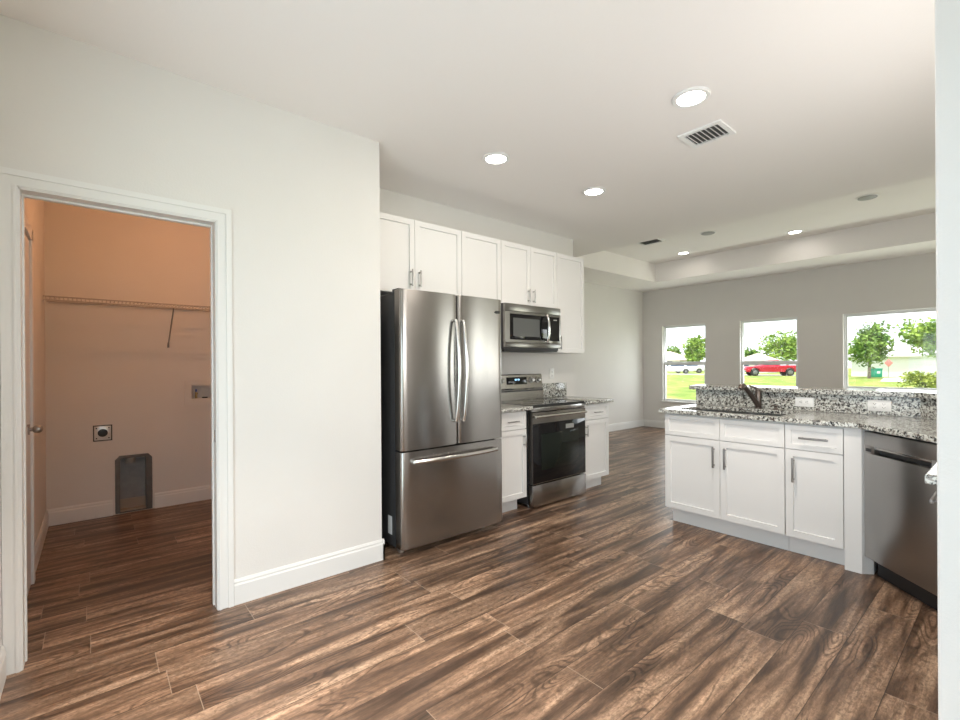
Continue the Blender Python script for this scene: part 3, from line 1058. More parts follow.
# ---- range
t = thing('range', 'freestanding stainless electric range with black glass oven door', 'stove', (3.333, 3.1, 0))
RX0, RX1 = 2.957, 3.710
m = MB()
m.box(RX0 + 0.003, RX1 - 0.003, 2.865, 3.43, 0.028, 0.895, 0.003)
m.build('body', M['charcoal'], t)
m = MB()
m.slab(rect(RX0, RX1, 2.818, 3.36), [rect(RX0 + 0.010, RX1 - 0.010, 2.838, 3.352)], 0.896, 0.917)
ctop = m.build('cooktop', M['black'], t, smooth=False)
MB().box(RX0, RX1, 2.812, 2.864, 0.856, 0.8945, 0.003).build('front_rail', M['steel'], t)
g = MB().box(RX0 + 0.0105, RX1 - 0.0105, 2.8385, 3.3515, 0.8965, 0.9155).build('glass_surface', M['glossblack'], ctop, smooth=False)
for (bx, by, br) in ((3.14, 2.98, 0.105), (3.52, 2.98, 0.085), (3.14, 3.22, 0.085), (3.52, 3.22, 0.105)):
    m = MB()
    circ = lambda r: [(bx + r * math.cos(2 * PI * k / 40), by + r * math.sin(2 * PI * k / 40)) for k in range(40)]
    m.slab(circ(br), [circ(br - 0.004)], 0.9156, 0.9160)
    m.build('burner_ring', M['grey'], ctop, smooth=False)
# oven door
m = MB()
m.slab(rect(RX0 + 0.002, RX1 - 0.002, 0.216, 0.850), [rect(RX0 + 0.004, RX1 - 0.004, 0.222, 0.752)], 2.805, 2.862, lambda u, v, w: (u, w, v))
od = m.build('oven_door', M['steel'], t, smooth=False)
MB().box(RX0 + 0.0045, RX1 - 0.0045, 2.802, 2.855, 0.2225, 0.7515, 0.002).build('glass_panel', M['glossblack'], od)
MB().box(RX0 + 0.11, RX1 - 0.11, 2.8006, 2.8018, 0.33, 0.655, 0.0004).build('window', M['ovenwin'], od)
MB().box(3.405, 3.525, 2.8000, 2.8016, 0.676, 0.718).build('sticker', M['grey'], od)
m = MB()
m.tube([(RX0 + 0.012, 2.775, 0.816), (3.333, 2.770, 0.816), (RX1 - 0.025, 2.775, 0.816)], 0.0115, seg=16)
for xx in (RX0 + 0.05, RX1 - 0.05):
    m.box(xx - 0.012, xx + 0.012, 2.772, 2.806, 0.807, 0.825, 0.003)
m.build('handle', M['steel_bright'], od)
MB().box(RX0 + 0.002, RX1 - 0.002, 2.800, 2.862, 0.014, 0.207, 0.004).build('storage_drawer', M['steel'], t)
for xx in (RX0 + 0.04, RX1 - 0.04):
    for yy in (2.90, 3.38):
        MB().cyl((xx, yy, 0), (xx, yy, 0.03), 0.016, seg=14).build('leveling_foot', M['nickel'], t)
# backguard, leaning back a little
m = MB()
b = bmesh.new()
prof = [(3.352, 0.918), (3.432, 0.918), (3.432, 1.178), (3.392, 1.180), (3.382, 1.170), (3.366, 1.035), (3.352, 1.020)]
A = [b.verts.new((RX0, y, z)) for y, z in prof]
B = [b.verts.new((RX1, y, z)) for y, z in prof]
for k in range(len(prof)):
    j = (k + 1) % len(prof)
    b.faces.new((A[k], A[j], B[j], B[k]))
b.faces.new(A[::-1])
b.faces.new(B)
m.add(b)
bg = m.build('backguard', M['steel'], t, smooth=False)
lean = math.atan2(0.016, 0.135)


def on_guard(m, z):
    m.rot('X', -lean, (3.333, 3.374, 1.10))
    return m


on_guard(MB().box(3.185, 3.475, 3.3705, 3.376, 1.075, 1.150, 0.002), 0).build('display', M['glossblack'], bg)
m = MB()
for k, xx in enumerate((3.300, 3.316, 3.340, 3.356)):
    m.box(xx, xx + 0.010, 3.3698, 3.3704, 1.116, 1.119)
    m.box(xx, xx + 0.010, 3.3698, 3.3704, 1.128, 1.131)
    m.box(xx, xx + 0.002, 3.3698, 3.3704, 1.116, 1.131)
    m.box(xx + 0.008, xx + 0.010, 3.3698, 3.3704, 1.116, 1.131)
on_guard(m, 0).build('clock_digits', M['led'], bg)
for xx in (3.010, 3.105, 3.540, 3.640):
    m = MB()
    m.cyl((xx, 3.374, 1.115), (xx, 3.366, 1.115), 0.030, seg=24, bev=0.002)
    m.cyl((xx, 3.366, 1.115), (xx, 3.338, 1.115), 0.022, 0.019, seg=24, bev=0.003)
    m.box(xx - 0.004, xx + 0.004, 3.334, 3.340, 1.098, 1.132, 0.001)
    on_guard(m, 0).build('knob', M['nickel'], bg)
m = MB()
m.box(RX0 + 0.01, RX1 - 0.01, 3.3505, 3.353, 1.002, 1.016)
m.build('vent_slot', M['black'], bg)

# ---- microwave
t = thing('microwave', 'stainless over-the-range microwave under the short cabinet', 'microwave', (3.26, 3.25, 1.415))
MX0, MX1, MY = 2.872, 3.646, 3.058
m = MB()
m.box(MX0 + 0.004, MX1 - 0.004, MY + 0.028, 3.447, 1.418, 1.846, 0.004)
m.build('body', M['charcoal'], t)
m = MB()
m.box(MX0, MX1, MY, MY + 0.027, 1.775, 1.845, 0.004)
m.box(MX0, MX1, MY, MY + 0.027, 1.440, 1.484, 0.004)
m.build('fascia', M['steel_mid'], t)
m = MB()
m.slab(rect(MX0, 3.458, 1.487, 1.772), [rect(MX0 + 0.060, 3.452, 1.512, 1.752)], MY, MY + 0.027, lambda u, v, w: (u, w, v))
md = m.build('door', M['steel_mid'], t, smooth=False)
MB().box(MX0 + 0.0605, 3.4515, MY + 0.003, MY + 0.022, 1.5125, 1.7515, 0.002).build('door_glass', M['glossblack'], md)
MB().box(MX0 + 0.105, 3.335, MY + 0.0012, MY + 0.0028, 1.545, 1.715).build('window', M['microwin'], md)
bow_handle((3.425, MY + 0.004, 1.50), (3.425, MY + 0.004, 1.765), 0.026, r=0.010, flat=1.5).build('handle', M['steel_bright'], md)
cp = MB().box(3.461, MX1, MY, MY + 0.027, 1.487, 1.772, 0.003).build('control_panel', M['steel_mid'], t)
MB().box(3.472, MX1 - 0.022, MY - 0.0016, MY - 0.0002, 1.512, 1.752).build('keypad', M['glossblack'], cp)
MB().box(3.535, 3.585, MY - 0.0024, MY - 0.0018, 1.715, 1.728).build('clock_display', M['led'] if False else M['grey'], cp)
m = MB()
m.box(MX0 + 0.02, MX1 - 0.02, MY + 0.03, 3.40, 1.404, 1.4175, 0.003)
m.build('bottom_vent', M['black'], t)

# ---- dishwasher, set at 45 degrees
DL = (3.5425, 0.6375)
t = thing('dishwasher', 'dark stainless dishwasher set diagonally in the peninsula corner', 'dishwasher', (DL[0], DL[1], 0), R_(-135))
m = MB()
m.box(0.008, 0.592, 0.055, 0.56, 0.10, 0.862)
m.build('body', M['charcoal'], t, smooth=False, local=True)
m = MB()
# door: top band with a recessed pocket handle, flat lower panel
m.box(0.004, 0.596, 0.0, 0.052, 0.117, 0.742, 0.004)
m.box(0.004, 0.596, 0.0, 0.052, 0.786, 0.868, 0.004)
m.box(0.004, 0.085, 0.0, 0.052, 0.738, 0.790, 0.003)
m.box(0.460, 0.596, 0.0, 0.052, 0.738, 0.790, 0.003)
d_ = m.build('door', M['steel_dark'], t, local=True)
MB().box(0.086, 0.459, 0.030, 0.045, 0.744, 0.784).build('pocket_handle', M['black'], d_, local=True)
MB().box(0.086, 0.459, 0.004, 0.014, 0.772, 0.786, 0.003).build('handle_lip', M['steel'], d_, local=True)
MB().box(0.020, 0.062, -0.0012, 0.0008, 0.752, 0.770).build('badge', M['badge'], d_, local=True)
MB().box(0.012, 0.588, 0.070, 0.085, 0.004, 0.112).build('toe_panel', M['black'], t, smooth=False, local=True)
MB().box(0.008, 0.592, 0.0555, 0.0690, 0.088, 0.114).build('toe_seal', M['black'], t, smooth=False, local=True)
for xx in (0.05, 0.55):
    for yy in (0.12, 0.5):
        MB().cyl((xx, yy, 0), (xx, yy, 0.1), 0.012, seg=12).build('leveling_foot', M['nickel'], t, local=True)

# ================================================================== CEILING FIXTURES
def downlight(loc, label, group=None, watts=DOWNLIGHT_W, spread=180):
    t = thing('ceiling_light', label, 'ceiling light', loc, 0, group)
    m = MB()
    b = bmesh.new()
    n = 40
    prof = [(0.098, -0.0005), (0.098, -0.006), (0.092, -0.011), (0.074, -0.011), (0.071, -0.006), (0.071, -0.0005)]
    rings = [[b.verts.new((r * math.cos(2 * PI * k / n), r * math.sin(2 * PI * k / n), z)) for k in range(n)] for r, z in prof]
    for a, c in zip(rings, rings[1:] + rings[:1]):
        for k in range(n):
            b.faces.new((a[k], a[(k + 1) % n], c[(k + 1) % n], c[k]))
    m.add(b)
    m.build('trim_ring', M['plate'], t, local=True)
    MB().cyl((0, 0, -0.0075), (0, 0, -0.002), 0.0705, seg=40).build('lens', M['lamp'], t, local=True)
    d = bpy.data.lights.new('downlight_bulb', 'AREA')
    d.shape = 'DISK'
    d.size = 0.13
    d.energy = watts
    d.color = (1.0, 0.90, 0.78)
    d.spread = R_(spread)
    o = bpy.data.objects.new('downlight_bulb', d)
    COL.objects.link(o)
    o.parent = t
    o.location = (0, 0, -0.012)
    return t


KL = 'recessed lights in the kitchen ceiling'
TL = 'recessed lights in the tray ceiling'
downlight((2.533, 1.190, CEIL), 'lit recessed ceiling light nearest the large air vent', KL, 17)
downlight((2.202, 2.429, CEIL), 'lit recessed ceiling light in front of the refrigerator cabinet, nearest the laundry wall', KL)
downlight((3.266, 2.366, CEIL), 'lit recessed ceiling light in front of the microwave', KL)
downlight((7.35, 3.59, TRAY), 'lit recessed light in the tray ceiling, nearest its far corner', TL, 0.55)
downlight((7.38, 2.05, TRAY), 'lit recessed light in the tray ceiling, farther right from the corner one', TL, 0.55)
downlight((0.42, 1.25, CEIL), 'recessed ceiling light in the nook before the laundry doorway', None, 12, 78)  # added lamp out of view, lifts the near floor


def vent(loc, lx, ly, n, label, slatmat, along_y=True, cat='air vent'):
    t = thing('air_vent', label, cat, loc)
    m = MB()
    m.slab(rect(-lx / 2, lx / 2, -ly / 2, ly / 2), [rect(-lx / 2 + 0.028, lx / 2 - 0.028, -ly / 2 + 0.028, ly / 2 - 0.028)], -0.012, -0.0005)
    m.build('frame', M['plate'], t, smooth=False, local=True)
    MB().box(-lx / 2 + 0.0285, lx / 2 - 0.0285, -ly / 2 + 0.0285, ly / 2 - 0.0285, -0.0022, -0.0006).build('duct', M['ductgrey'], t, smooth=False, local=True)
    m = MB()
    span = (ly if along_y else lx) - 0.07
    for k in range(n):
        c = -span / 2 + span * (k + 0.5) / n
        mm = MB()
        if along_y:
            mm.box(-lx / 2 + 0.028, lx / 2 - 0.028, -0.013, 0.013, -0.0008, 0.0008)
            mm.rot('X', R_(38)).shift((0, c, -0.0115))
        else:
            mm.box(-0.013, 0.013, -ly / 2 + 0.028, ly / 2 - 0.028, -0.0008, 0.0008)
            mm.rot('Y', R_(38)).shift((c, 0, -0.0115))
        m.bm.from_mesh(_tmp(mm))
    m.build('louvers', slatmat, t, smooth=False, local=True)
    return t


def _tmp(mm):
    me = bpy.data.meshes.new('tmp')
    mm.bm.to_mesh(me)
    mm.bm.free()
    return me


vent((3.015, 1.318, CEIL), 0.235, 0.265, 7, 'large white ceiling air vent with slanted louvers in the kitchen', M['plate'])
vent((6.29, 3.565, TRAY), 0.24, 0.34, 7, 'small dark-louvered ceiling vent in the tray ceiling corner', M['grey'])
for (loc, lab) in (((6.46, 1.115, TRAY), 'round grey cover disc on the tray ceiling, nearer the right wall edge'),
                   ((6.50, 2.83, TRAY), 'round grey cover disc on the tray ceiling, nearer the small vent')):
    t = thing('cover_disc', lab, 'cover disc', loc, 0, 'grey discs on the tray ceiling')
    MB().cyl((0, 0, -0.014), (0, 0, -0.0005), 0.085, seg=36, bev=0.004).build('disc', M['grey'], t, local=True)
    m = MB()
    circ = lambda r: [(r * math.cos(2 * PI * k / 36), r * math.sin(2 * PI * k / 36)) for k in range(36)]
    m.slab(circ(0.10), [circ(0.0855)], -0.007, -0.0005)
    m.build('rim', M['plate'], t, smooth=False, local=True)

# ================================================================== LAUNDRY
# wire shelf on the back wall with a diagonal brace
t = thing('wire_shelf', 'long white wire shelf across the laundry back wall', 'wire shelf', (0.5, 4.92, 1.80))
SZ, SY0, SY1 = 1.812, 4.705, 5.082
m = MB()
SX0, SX1 = -0.283, 1.32
for (yy, zz, r) in ((SY1 - 0.006, SZ, 0.0045), (SY0, SZ, 0.0052), (SY0, SZ - 0.028, 0.0052), ((SY0 + SY1) / 2, SZ - 0.006, 0.0045)):
    m.cyl((SX0, yy, zz), (SX1, yy, zz), r, seg=8)
k = 0
xx = SX0 + 0.012
while xx < SX1:
    m.cyl((xx, SY0, SZ), (xx, SY1 - 0.004, SZ), 0.0016, seg=6)
    m.cyl((xx, SY0, SZ), (xx, SY0, SZ - 0.028), 0.0016, seg=6)
    xx += 0.0254
m.build('wire_deck', M['wire'], t)
for bx in (0.532, 1.25):
    m = MB()
    m.tube([(bx, SY0, SZ - 0.030), (bx, SY0 + 0.02, SZ - 0.045), (bx, SY1 - 0.012, 1.500), (bx, SY1 - 0.004, 1.475)], 0.0055, seg=8)
    m.box(bx - 0.008, bx + 0.008, 5.0835, 5.0885, 1.455, 1.50, 0.001)
    m.build('brace', M['grey'], t)

# dryer power receptacle
t = thing('dryer_receptacle', 'square bright dryer power receptacle on the laundry back wall', 'outlet', (0.060, 5.09, 0.716))
MB().box(-0.056, 0.056, -0.007, -0.0008, -0.060, 0.060, 0.003).build('plate', M['chromeplate'], t, local=True)
m = MB()
m.cyl((0, -0.0105, 0.002), (0, -0.0065, 0.002), 0.034, seg=28, bev=0.001)
m.build('socket', M['black'], t, local=True)
for sx in (-1, 1):
    for sz in (-1, 1):
        MB().cyl((sx * 0.041, -0.0085, sz * 0.043), (sx * 0.041, -0.0066, sz * 0.043), 0.0055, seg=10).build('screw', M['black'], t, local=True)
MB().box(-0.064, 0.064, -0.0028, -0.0005, -0.068, 0.068).build('shadow_gasket', M['black'], t, smooth=False, local=True)  # black sheet standing in for the shadow edge around the plate

# recessed dryer vent box
t = thing('dryer_vent_box', 'tall recessed metal dryer vent box at the laundry floor', 'dryer vent', (0.2725, 5.15, 0.0))
m = MB()
oc = [(0.142, 0.006), (0.403, 0.006), (0.403, 0.469), (0.374, 0.503), (0.171, 0.503), (0.142, 0.469)]
ic = [(0.174, 0.012), (0.360, 0.012), (0.360, 0.462), (0.346, 0.480), (0.188, 0.480), (0.174, 0.462)]
m.slab(oc, [ic], 5.082, 5.19, lambda u, v, w: (u, w, v))
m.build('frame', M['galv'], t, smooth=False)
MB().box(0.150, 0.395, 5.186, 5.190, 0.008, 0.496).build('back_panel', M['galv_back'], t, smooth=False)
MB().box(0.1745, 0.3595, 5.105, 5.1695, 0.0125, 0.024).build('bottom_lip', M['tan'], t, smooth=False)
MB().box(0.1745, 0.3595, 5.170, 5.1855, 0.0125, 0.105).build('inner_baseboard', M['tan'], t, smooth=False)
m = MB()
m.cyl((0.245, 5.14, 0.432), (0.245, 5.14, 0.479), 0.042, seg=28)
m.build('duct_collar', M['grey'], t)

# washer supply box
t = thing('washer_outlet_box', 'recessed washer supply box with valves by the doorway jamb', 'washer outlet box', (0.845, 5.13, 1.03))
m = MB()
m.slab(rect(0.655, 1.035, 0.915, 1.150), [rect(0.712, 0.978, 0.972, 1.098)], 5.0815, 5.0895, lambda u, v, w: (u, w, v))
m.slab(rect(0.703, 0.987, 0.968, 1.102), [rect(0.712, 0.978, 0.974, 1.096)], 5.0895, 5.180, lambda u, v, w: (u, w, v))
m.build('frame', M['wall'], t, smooth=False)
MB().box(0.704, 0.986, 5.1805, 5.186, 0.969, 1.101).build('back_panel', M['wall'], t, smooth=False)
for xx, hm in ((0.755, 'blue'), (0.900, 'red')):
    m = MB()
    m.cyl((xx, 5.135, 0.976), (xx, 5.135, 1.035), 0.011, seg=14)
    m.cyl((xx, 5.135, 1.02), (xx, 5.105, 1.02), 0.012, seg=14)
    v = m.build('valve', M['brass'], t)
    MB().box(xx - 0.006, xx + 0.006, 5.118, 5.150, 1.037, 1.062, 0.002).build('lever', M[hm], v)
MB().cyl((0.828, 5.135, 0.9755), (0.828, 5.135, 0.985), 0.024, seg=18).build('drain_hole', M['black'], t)

# laundry ceiling lamp (warm bulb)
t = thing('laundry_lamp', 'warm flush lamp on the laundry ceiling', 'ceiling light', (0.62, 4.0, CEIL))
MB().cyl((0, 0, -0.03), (0, 0, -0.0005), 0.15, seg=36, bev=0.005).build('base', M['nickel'], t, local=True)
MB().sphere((0, 0, -0.03), 0.14, 1, 1, 0.5, seg=32).build('shade', emission('warm glass shade', (1.0, 0.55, 0.24, 1), 0.5), t, local=True)
d = bpy.data.lights.new('laundry_bulb', 'POINT')
d.energy = LAUNDRY_W
d.color = (1.0, 0.44, 0.18)
d.shadow_soft_size = 0.006
o = bpy.data.objects.new('laundry_bulb', d)
COL.objects.link(o)
o.parent = t
o.location = (0, 0, -0.17)

# ================================================================== OUTSIDE
GZ = -0.10
struct(MB().box(9.0, 140, -60, 110, GZ - 0.3, GZ).build('lawn_ground', M['lawn'], smooth=False))
struct(MB().slab([(9, -0.5), (9, -60), (-60, -60), (-60, -3.2), (8.9, -3.2), (8.9, -0.5)], [], GZ - 0.3, GZ).build('yard_ground', M['lawn'], smooth=False))


def leafy(c, r, n, size, sz=1.0, seed=1, lumps=9, spread=0.62):
    """crown of many small leaf blades gathered in round clumps"""
    rnd = random.Random(seed)
    verts, faces = [], []
    cl = []
    for _ in range(lumps):
        while True:
            v = Vector((rnd.uniform(-1, 1), rnd.uniform(-1, 1), rnd.uniform(-1, 1)))
            if v.length <= 1:
                break
        cl.append((v * spread * r, r * rnd.uniform(0.34, 0.58)))
    for _ in range(n):
        ctr, rad = cl[rnd.randrange(lumps)]
        d = Vector((rnd.gauss(0, 1), rnd.gauss(0, 1), rnd.gauss(0, 1))).normalized() * rad * rnd.random() ** 0.4
        p = ctr + d
        p = Vector((p.x, p.y, p.z * sz)) + Vector(c)
        u = Vector((rnd.gauss(0, 1), rnd.gauss(0, 1), rnd.gauss(0, 0.7))).normalized()
        w = u.cross(Vector((rnd.gauss(0, 1), rnd.gauss(0, 1), rnd.gauss(0, 1)))).normalized()
        s1 = size * rnd.uniform(0.6, 1.3)
        i = len(verts)
        verts += [p - u * s1, p + w * s1 * 0.45 + u * 0.1 * s1, p + u * s1, p - w * s1 * 0.45 + u * 0.1 * s1]
        faces.append((i, i + 1, i + 2, i + 3))
    return verts, faces


def mesh_obj(name, verts, faces, mat, root):
    me = bpy.data.meshes.new(name)
    off = root.location
    me.from_pydata([tuple(Vector(v) - off) for v in verts], [], faces)
    me.materials.append(mat)
    o = bpy.data.objects.new(name, me)
    COL.objects.link(o)
    o.parent = root
    return o


def tree(name, label, cat, base, h, r, mat, n=1500, size=0.35, seed=1, sz=0.8, trunk_r=0.18, group=None, lumps=9, crown_h=None):
    t = thing(name, label, cat, base, 0, group)
    ch = crown_h if crown_h is not None else h - r * sz
    v, f = leafy((base[0], base[1], base[2] + ch), r, n, size, sz, seed, lumps)
    mesh_obj('crown', v, f, mat, t)
    m = MB()
    rnd = random.Random(seed + 50)
    bx, by, bz = base
    m.tube([(bx, by, bz), (bx + 0.1 * r, by, bz + ch * 0.4), (bx, by + 0.05 * r, bz + ch * 0.75), (bx, by, bz + ch)], trunk_r, seg=10,
           radii=[trunk_r * 1.2, trunk_r, trunk_r * 0.8, trunk_r * 0.3])
    for k in range(5):
        a = 2 * PI * k / 5 + rnd.random()
        m.tube([(bx, by, bz + ch * 0.65), (bx + 0.3 * r * math.cos(a), by + 0.3 * r * math.sin(a), bz + ch * 0.9),
                (bx + 0.6 * r * math.cos(a), by + 0.6 * r * math.sin(a), bz + ch + 0.25 * r)], trunk_r * 0.4, seg=6,
               radii=[trunk_r * 0.5, trunk_r * 0.35, trunk_r * 0.12])
    m.build('trunk', M['bark'], t)
    return t


fx, fy = fw.x, fw.y


def at(px, depth, z=GZ):
    """ground spot seen at picture column px, at the given distance along the view axis"""
    k = (px - 480) / 460.3
    return (depth * (fw.x + k * rt.x), depth * (fw.y + k * rt.y), z)


TG = 'trees across the street'
tree('tree', 'dark green tree seen through the left half of the small far window', 'tree', at(669, 104), 6.0, 3.2, M['leaf'], 1500, 0.40, 3, group=TG)
tree('tree', 'taller bright green tree in the right half of the small far window', 'tree', at(695, 80), 6.3, 2.7, M['leaf2'], 1700, 0.36, 4, group=TG, sz=1.0)
tree('tree', 'large rounded tree centred above the red pickup in the middle window', 'tree', at(787, 74), 7.0, 4.1, M['leaf2'], 3000, 0.30, 5, group=TG, lumps=14)
tree('tree', 'dark low tree at the left edge of the middle window', 'tree', at(746, 96), 5.0, 3.2, M['leaf'], 1500, 0.40, 6, group=TG)
tree('tree', 'dark green tree at the right edge of the middle window', 'tree', at(806, 90), 5.2, 2.6, M['leaf'], 1700, 0.34, 7, group=TG)
tree('tree', 'full leafy tree in the left part of the wide window', 'tree', at(869, 40), 5.2, 2.15, M['leaf'], 3200, 0.19, 8, group=TG, lumps=12, sz=0.98, trunk_r=0.11)
tree('tree', 'bright leafy tree hanging over the white house at the wide window edge', 'tree', at(943, 32), 5.3, 2.5, M['leaf2'], 3000, 0.17, 9, group=TG, lumps=11, sz=0.75, trunk_r=0.10)
tree('tree', 'slim tree with a pale trunk left of the green utility box', 'tree', at(856, 64), 4.2, 2.0, M['leaf2'], 1200, 0.26, 12, group=TG, trunk_r=0.22)
tree('shrub', 'yellow-green shrub at the lower right of the wide window', 'shrub', at(926, 21, GZ), 1.5, 1.05, M['leaf3'], 1500, 0.075, 10, sz=0.72, trunk_r=0.03, crown_h=0.55)


def house(label, c, rz, w, d, wh, rh, wallm, roofm, garage=False, group=None, over=0.4):
    t = thing('house', label, 'house', c, rz, group)
    MB().box(-w / 2, w / 2, -d / 2, d / 2, 0, wh).build('walls', wallm, t, smooth=False, local=True)
    b = bmesh.new()
    W, D = w / 2 + over, d / 2 + over
    rg = max(0.2, W - D)
    vv = [b.verts.new(p) for p in ((-W, -D, wh + 0.001), (W, -D, wh + 0.001), (W, D, wh + 0.001), (-W, D, wh + 0.001), (-rg, 0, wh + rh), (rg, 0, wh + rh))]
    lo = [b.verts.new((v.co.x, v.co.y, wh - 0.17)) for v in vv[:4]]
    for q in ((0, 1, 5, 4), (2, 3, 4, 5)):
        b.faces.new([vv[i] for i in q])
    b.faces.new((vv[1], vv[2], vv[5]))
    b.faces.new((vv[3], vv[0], vv[4]))
    for i in range(4):
        j = (i + 1) % 4
        b.faces.new((lo[i], lo[j], vv[j], vv[i]))
    b.faces.new(lo[::-1])
    m = MB()
    m.add(b)
    m.build('roof', roofm, t, smooth=False, local=True)
    if garage:
        gm = MB()
        for k in range(4):
            gm.box(-1.3, 3.5, -d / 2 - 0.05, -d / 2 - 0.005, 0.05 + k * 0.54, 0.57 + k * 0.54, 0.01)
        gm.build('garage_door', M['carwhite'], t, smooth=False, local=True)
    else:
        for xx in (-w * 0.3, w * 0.25):
            f = MB().slab(rect(xx - 0.7, xx + 0.7, 0.8, 2.0), [rect(xx - 0.62, xx + 0.62, 0.88, 1.92)], -d / 2 - 0.05, -d / 2 - 0.005, lambda u, v, w_: (u, w_, v)).build('window', M['vinyl'], t, smooth=False, local=True)
            MB().box(xx - 0.62, xx + 0.62, -d / 2 - 0.03, -d / 2 - 0.008, 0.88, 1.92).build('pane', M['carglass'], f, smooth=False, local=True)
    return t


# houses face back towards the camera side (-x)
house('pale pinkish roofed house far beyond the small far window', at(668, 88), R_(-90), 7.6, 6.5, 2.0, 1.7, M['stucco'], M['shingle'])
house('low house with a pinkish hip roof behind the red pickup', at(758, 66), R_(-90), 3.6, 4.0, 1.75, 1.0, M['stucco'], M['shingle'])
house('white house with a garage door filling the wide window background', at(934, 44), R_(-90), 11, 8, 2.05, 1.5, M['stucco'], M['shingle_w'], True)

# drive and road
p = [at(884, 38), at(906, 38), at(905, 24), at(874, 26)]
q0, q1 = at(884, 39), at(912, 39)
struct(MB().slab([at(884, 40.5)[:2], at(916, 40.5)[:2], at(921, 31)[:2], at(880, 33)[:2]], [], GZ + 0.002, GZ + 0.02).build('driveway_path', M['concrete'], smooth=False))
a0, a1, a2, a3 = at(600, 58), at(1000, 45), at(1000, 40.6), at(600, 50)
struct(MB().slab([(56.0, 60), (60.5, 60), (60.5, 15.0), (56.0, 15.0)], [], GZ + 0.001, GZ + 0.015).build('road', M['asphalt'], smooth=False))


def wheels(t, spots, r, wdt):
    for (x, y) in spots:
        wv = MB()
        wv.cyl((x, y - wdt / 2, r), (x, y + wdt / 2, r), r, seg=28, bev=0.03)
        o = wv.build('wheel', M['tyre'], t, local=True)
        s = -1 if y < 0 else 1
        MB().cyl((x, y + s * (wdt / 2 - 0.01), r), (x, y + s * (wdt / 2 + 0.012), r), r * 0.58, seg=20, bev=0.01).build('hub', M['hub'], o, local=True)


def extrude_profile(pts, y0, y1, bev=0.04):
    b = bmesh.new()
    A = [b.verts.new((x, y0, z)) for x, z in pts]
    B = [b.verts.new((x, y1, z)) for x, z in pts]
    k = len(pts)
    for i in range(k):
        b.faces.new((A[i], A[(i + 1) % k], B[(i + 1) % k], B[i]))
    b.faces.new(A[::-1])
    b.faces.new(B)
    bmesh.ops.recalc_face_normals(b, faces=b.faces[:])
    if bev:
        bmesh.ops.bevel(b, geom=b.edges[:], offset=bev, segments=2, affect='EDGES', profile=0.5)
    m = MB()
    m.add(b)
    return m


def arch(cx, r, z0, n=8):
    return [(cx + r * math.cos(PI - PI * k / n), z0 + r * math.sin(PI - PI * k / n)) for k in range(n + 1)]


# red pickup: local x along its length (front at -x), side shown at -y
pk = at(770.5, 49.5, GZ + 0.0)
t = thing('pickup_truck', 'red pickup truck parked across the street, in the middle window', 'truck', pk, R_(-54))
body = [(-2.62, 0.42)] + [(-2.55, 0.42)] + [(x, z) for x, z in arch(-1.75, 0.46, 0.42)] + [(x, z) for x, z in arch(1.55, 0.46, 0.42)] + \
       [(2.62, 0.45), (2.64, 1.12), (0.62, 1.12), (-1.05, 1.10), (-2.50, 0.98), (-2.64, 0.80)]
extrude_profile(body, -0.92, 0.92, 0.03).build('body', M['carred'], t, local=True)
extrude_profile([(-1.02, 1.101), (-0.40, 1.66), (0.52, 1.68), (0.66, 1.121)], -0.80, 0.80, 0.03).build('cab', M['carred'], t, local=True)
m = extrude_profile([(-0.86, 1.16), (-0.34, 1.60), (0.06, 1.61), (0.06, 1.16)], -0.812, 0.812, 0.0)
for mmb in (extrude_profile([(0.12, 1.16), (0.12, 1.61), (0.47, 1.61), (0.56, 1.16)], -0.812, 0.812, 0.0),):
    m.bm.from_mesh(_tmp(mmb))
m.build('side_windows', M['carglass'], t, smooth=False, local=True)
MB().box(-2.70, -2.60, -0.90, 0.90, 0.42, 0.60, 0.02).build('bumper', M['hub'], t, local=True)
MB().box(2.60, 2.70, -0.90, 0.90, 0.42, 0.58, 0.02).build('bumper', M['hub'], t, local=True)
wheels(t, [(-1.75, -0.80), (1.55, -0.80), (-1.75, 0.80), (1.55, 0.80)], 0.38, 0.24)

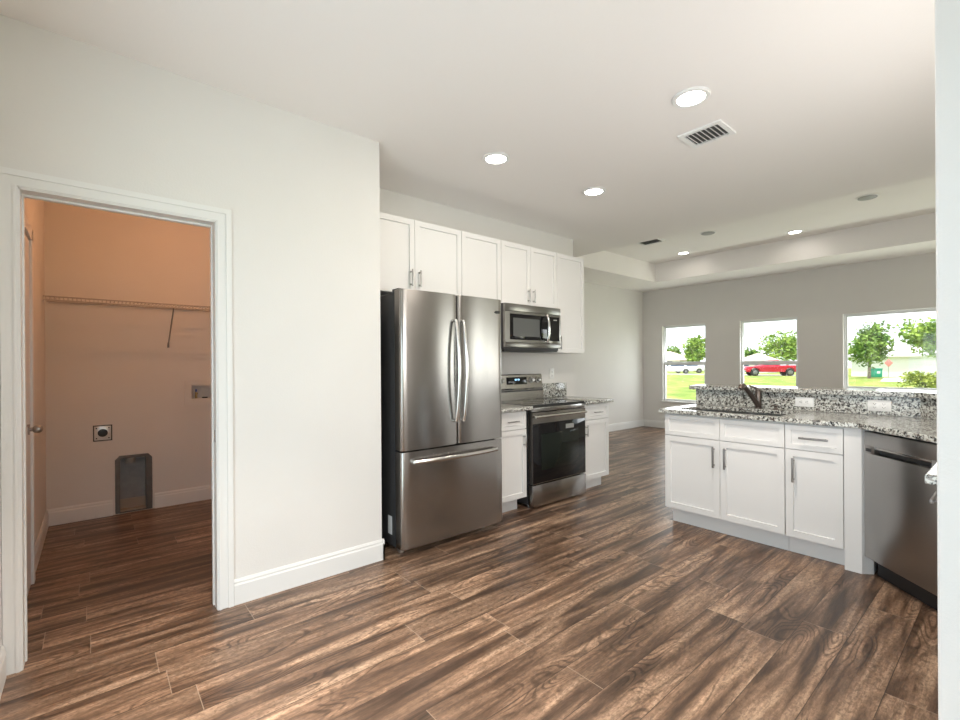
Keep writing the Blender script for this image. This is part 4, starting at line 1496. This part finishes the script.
# white cars beyond the small window
for k, (px, dpt, lab) in enumerate(((675, 63, 'white car parked beyond the small far window, nearer the window left edge'),
                                    (688.5, 66, 'white car parked beyond the small far window, behind the other white car'))):
    cpos = at(px, dpt, GZ)
    t = thing('car', lab, 'car', cpos, R_(-60), 'white cars across the street')
    body = [(-2.2, 0.32)] + arch(-1.38, 0.36, 0.32) + arch(1.32, 0.36, 0.32) + [(2.2, 0.34), (2.22, 0.90), (1.5, 0.98), (-0.9, 0.95), (-2.1, 0.78), (-2.22, 0.6)]
    extrude_profile(body, -0.86, 0.86, 0.03).build('body', M['carwhite'], t, local=True)
    extrude_profile([(-0.95, 0.951), (-0.30, 1.40), (0.85, 1.42), (1.55, 0.981)], -0.74, 0.74, 0.03).build('cabin', M['carwhite'], t, local=True)
    extrude_profile([(-0.72, 1.0), (-0.26, 1.33), (0.78, 1.35), (1.25, 1.01)], -0.752, 0.752, 0.0).build('side_windows', M['carglass'], t, smooth=False, local=True)
    wheels(t, [(-1.38, -0.74), (1.32, -0.74), (-1.38, 0.74), (1.32, 0.74)], 0.31, 0.2)

# utility box
t = thing('utility_box', 'teal green utility box on the lawn beside the driveway', 'utility box', at(876, 42.5, GZ), R_(-45))
MB().box(-0.33, 0.33, -0.30, 0.30, 0.0, 0.72, 0.02).build('body', M['utility'], t, local=True)
MB().box(-0.36, 0.36, -0.33, 0.33, 0.7205, 0.82, 0.02).build('lid', M['utility'], t, local=True)
MB().box(-0.14, 0.14, -0.312, -0.302, 0.35, 0.56).build('notice_plate', M['label'], t, local=True)

# diamond sign on a post
t = thing('street_sign', 'faded red diamond sign on a thin post by the white house', 'sign', at(888.3, 38.5, GZ), R_(-45))
MB().cyl((0, 0, 0), (0, 0, 1.3), 0.03, seg=10).build('post', M['nickel'], t, local=True)
m = MB()
m.box(-0.24, 0.24, -0.045, -0.033, -0.24, 0.24, 0.004)
m.rot('Y', R_(45)).shift((0, 0, 1.32))
m.build('plate', M['signred'], t, local=True)

bpy.context.view_layer.update()
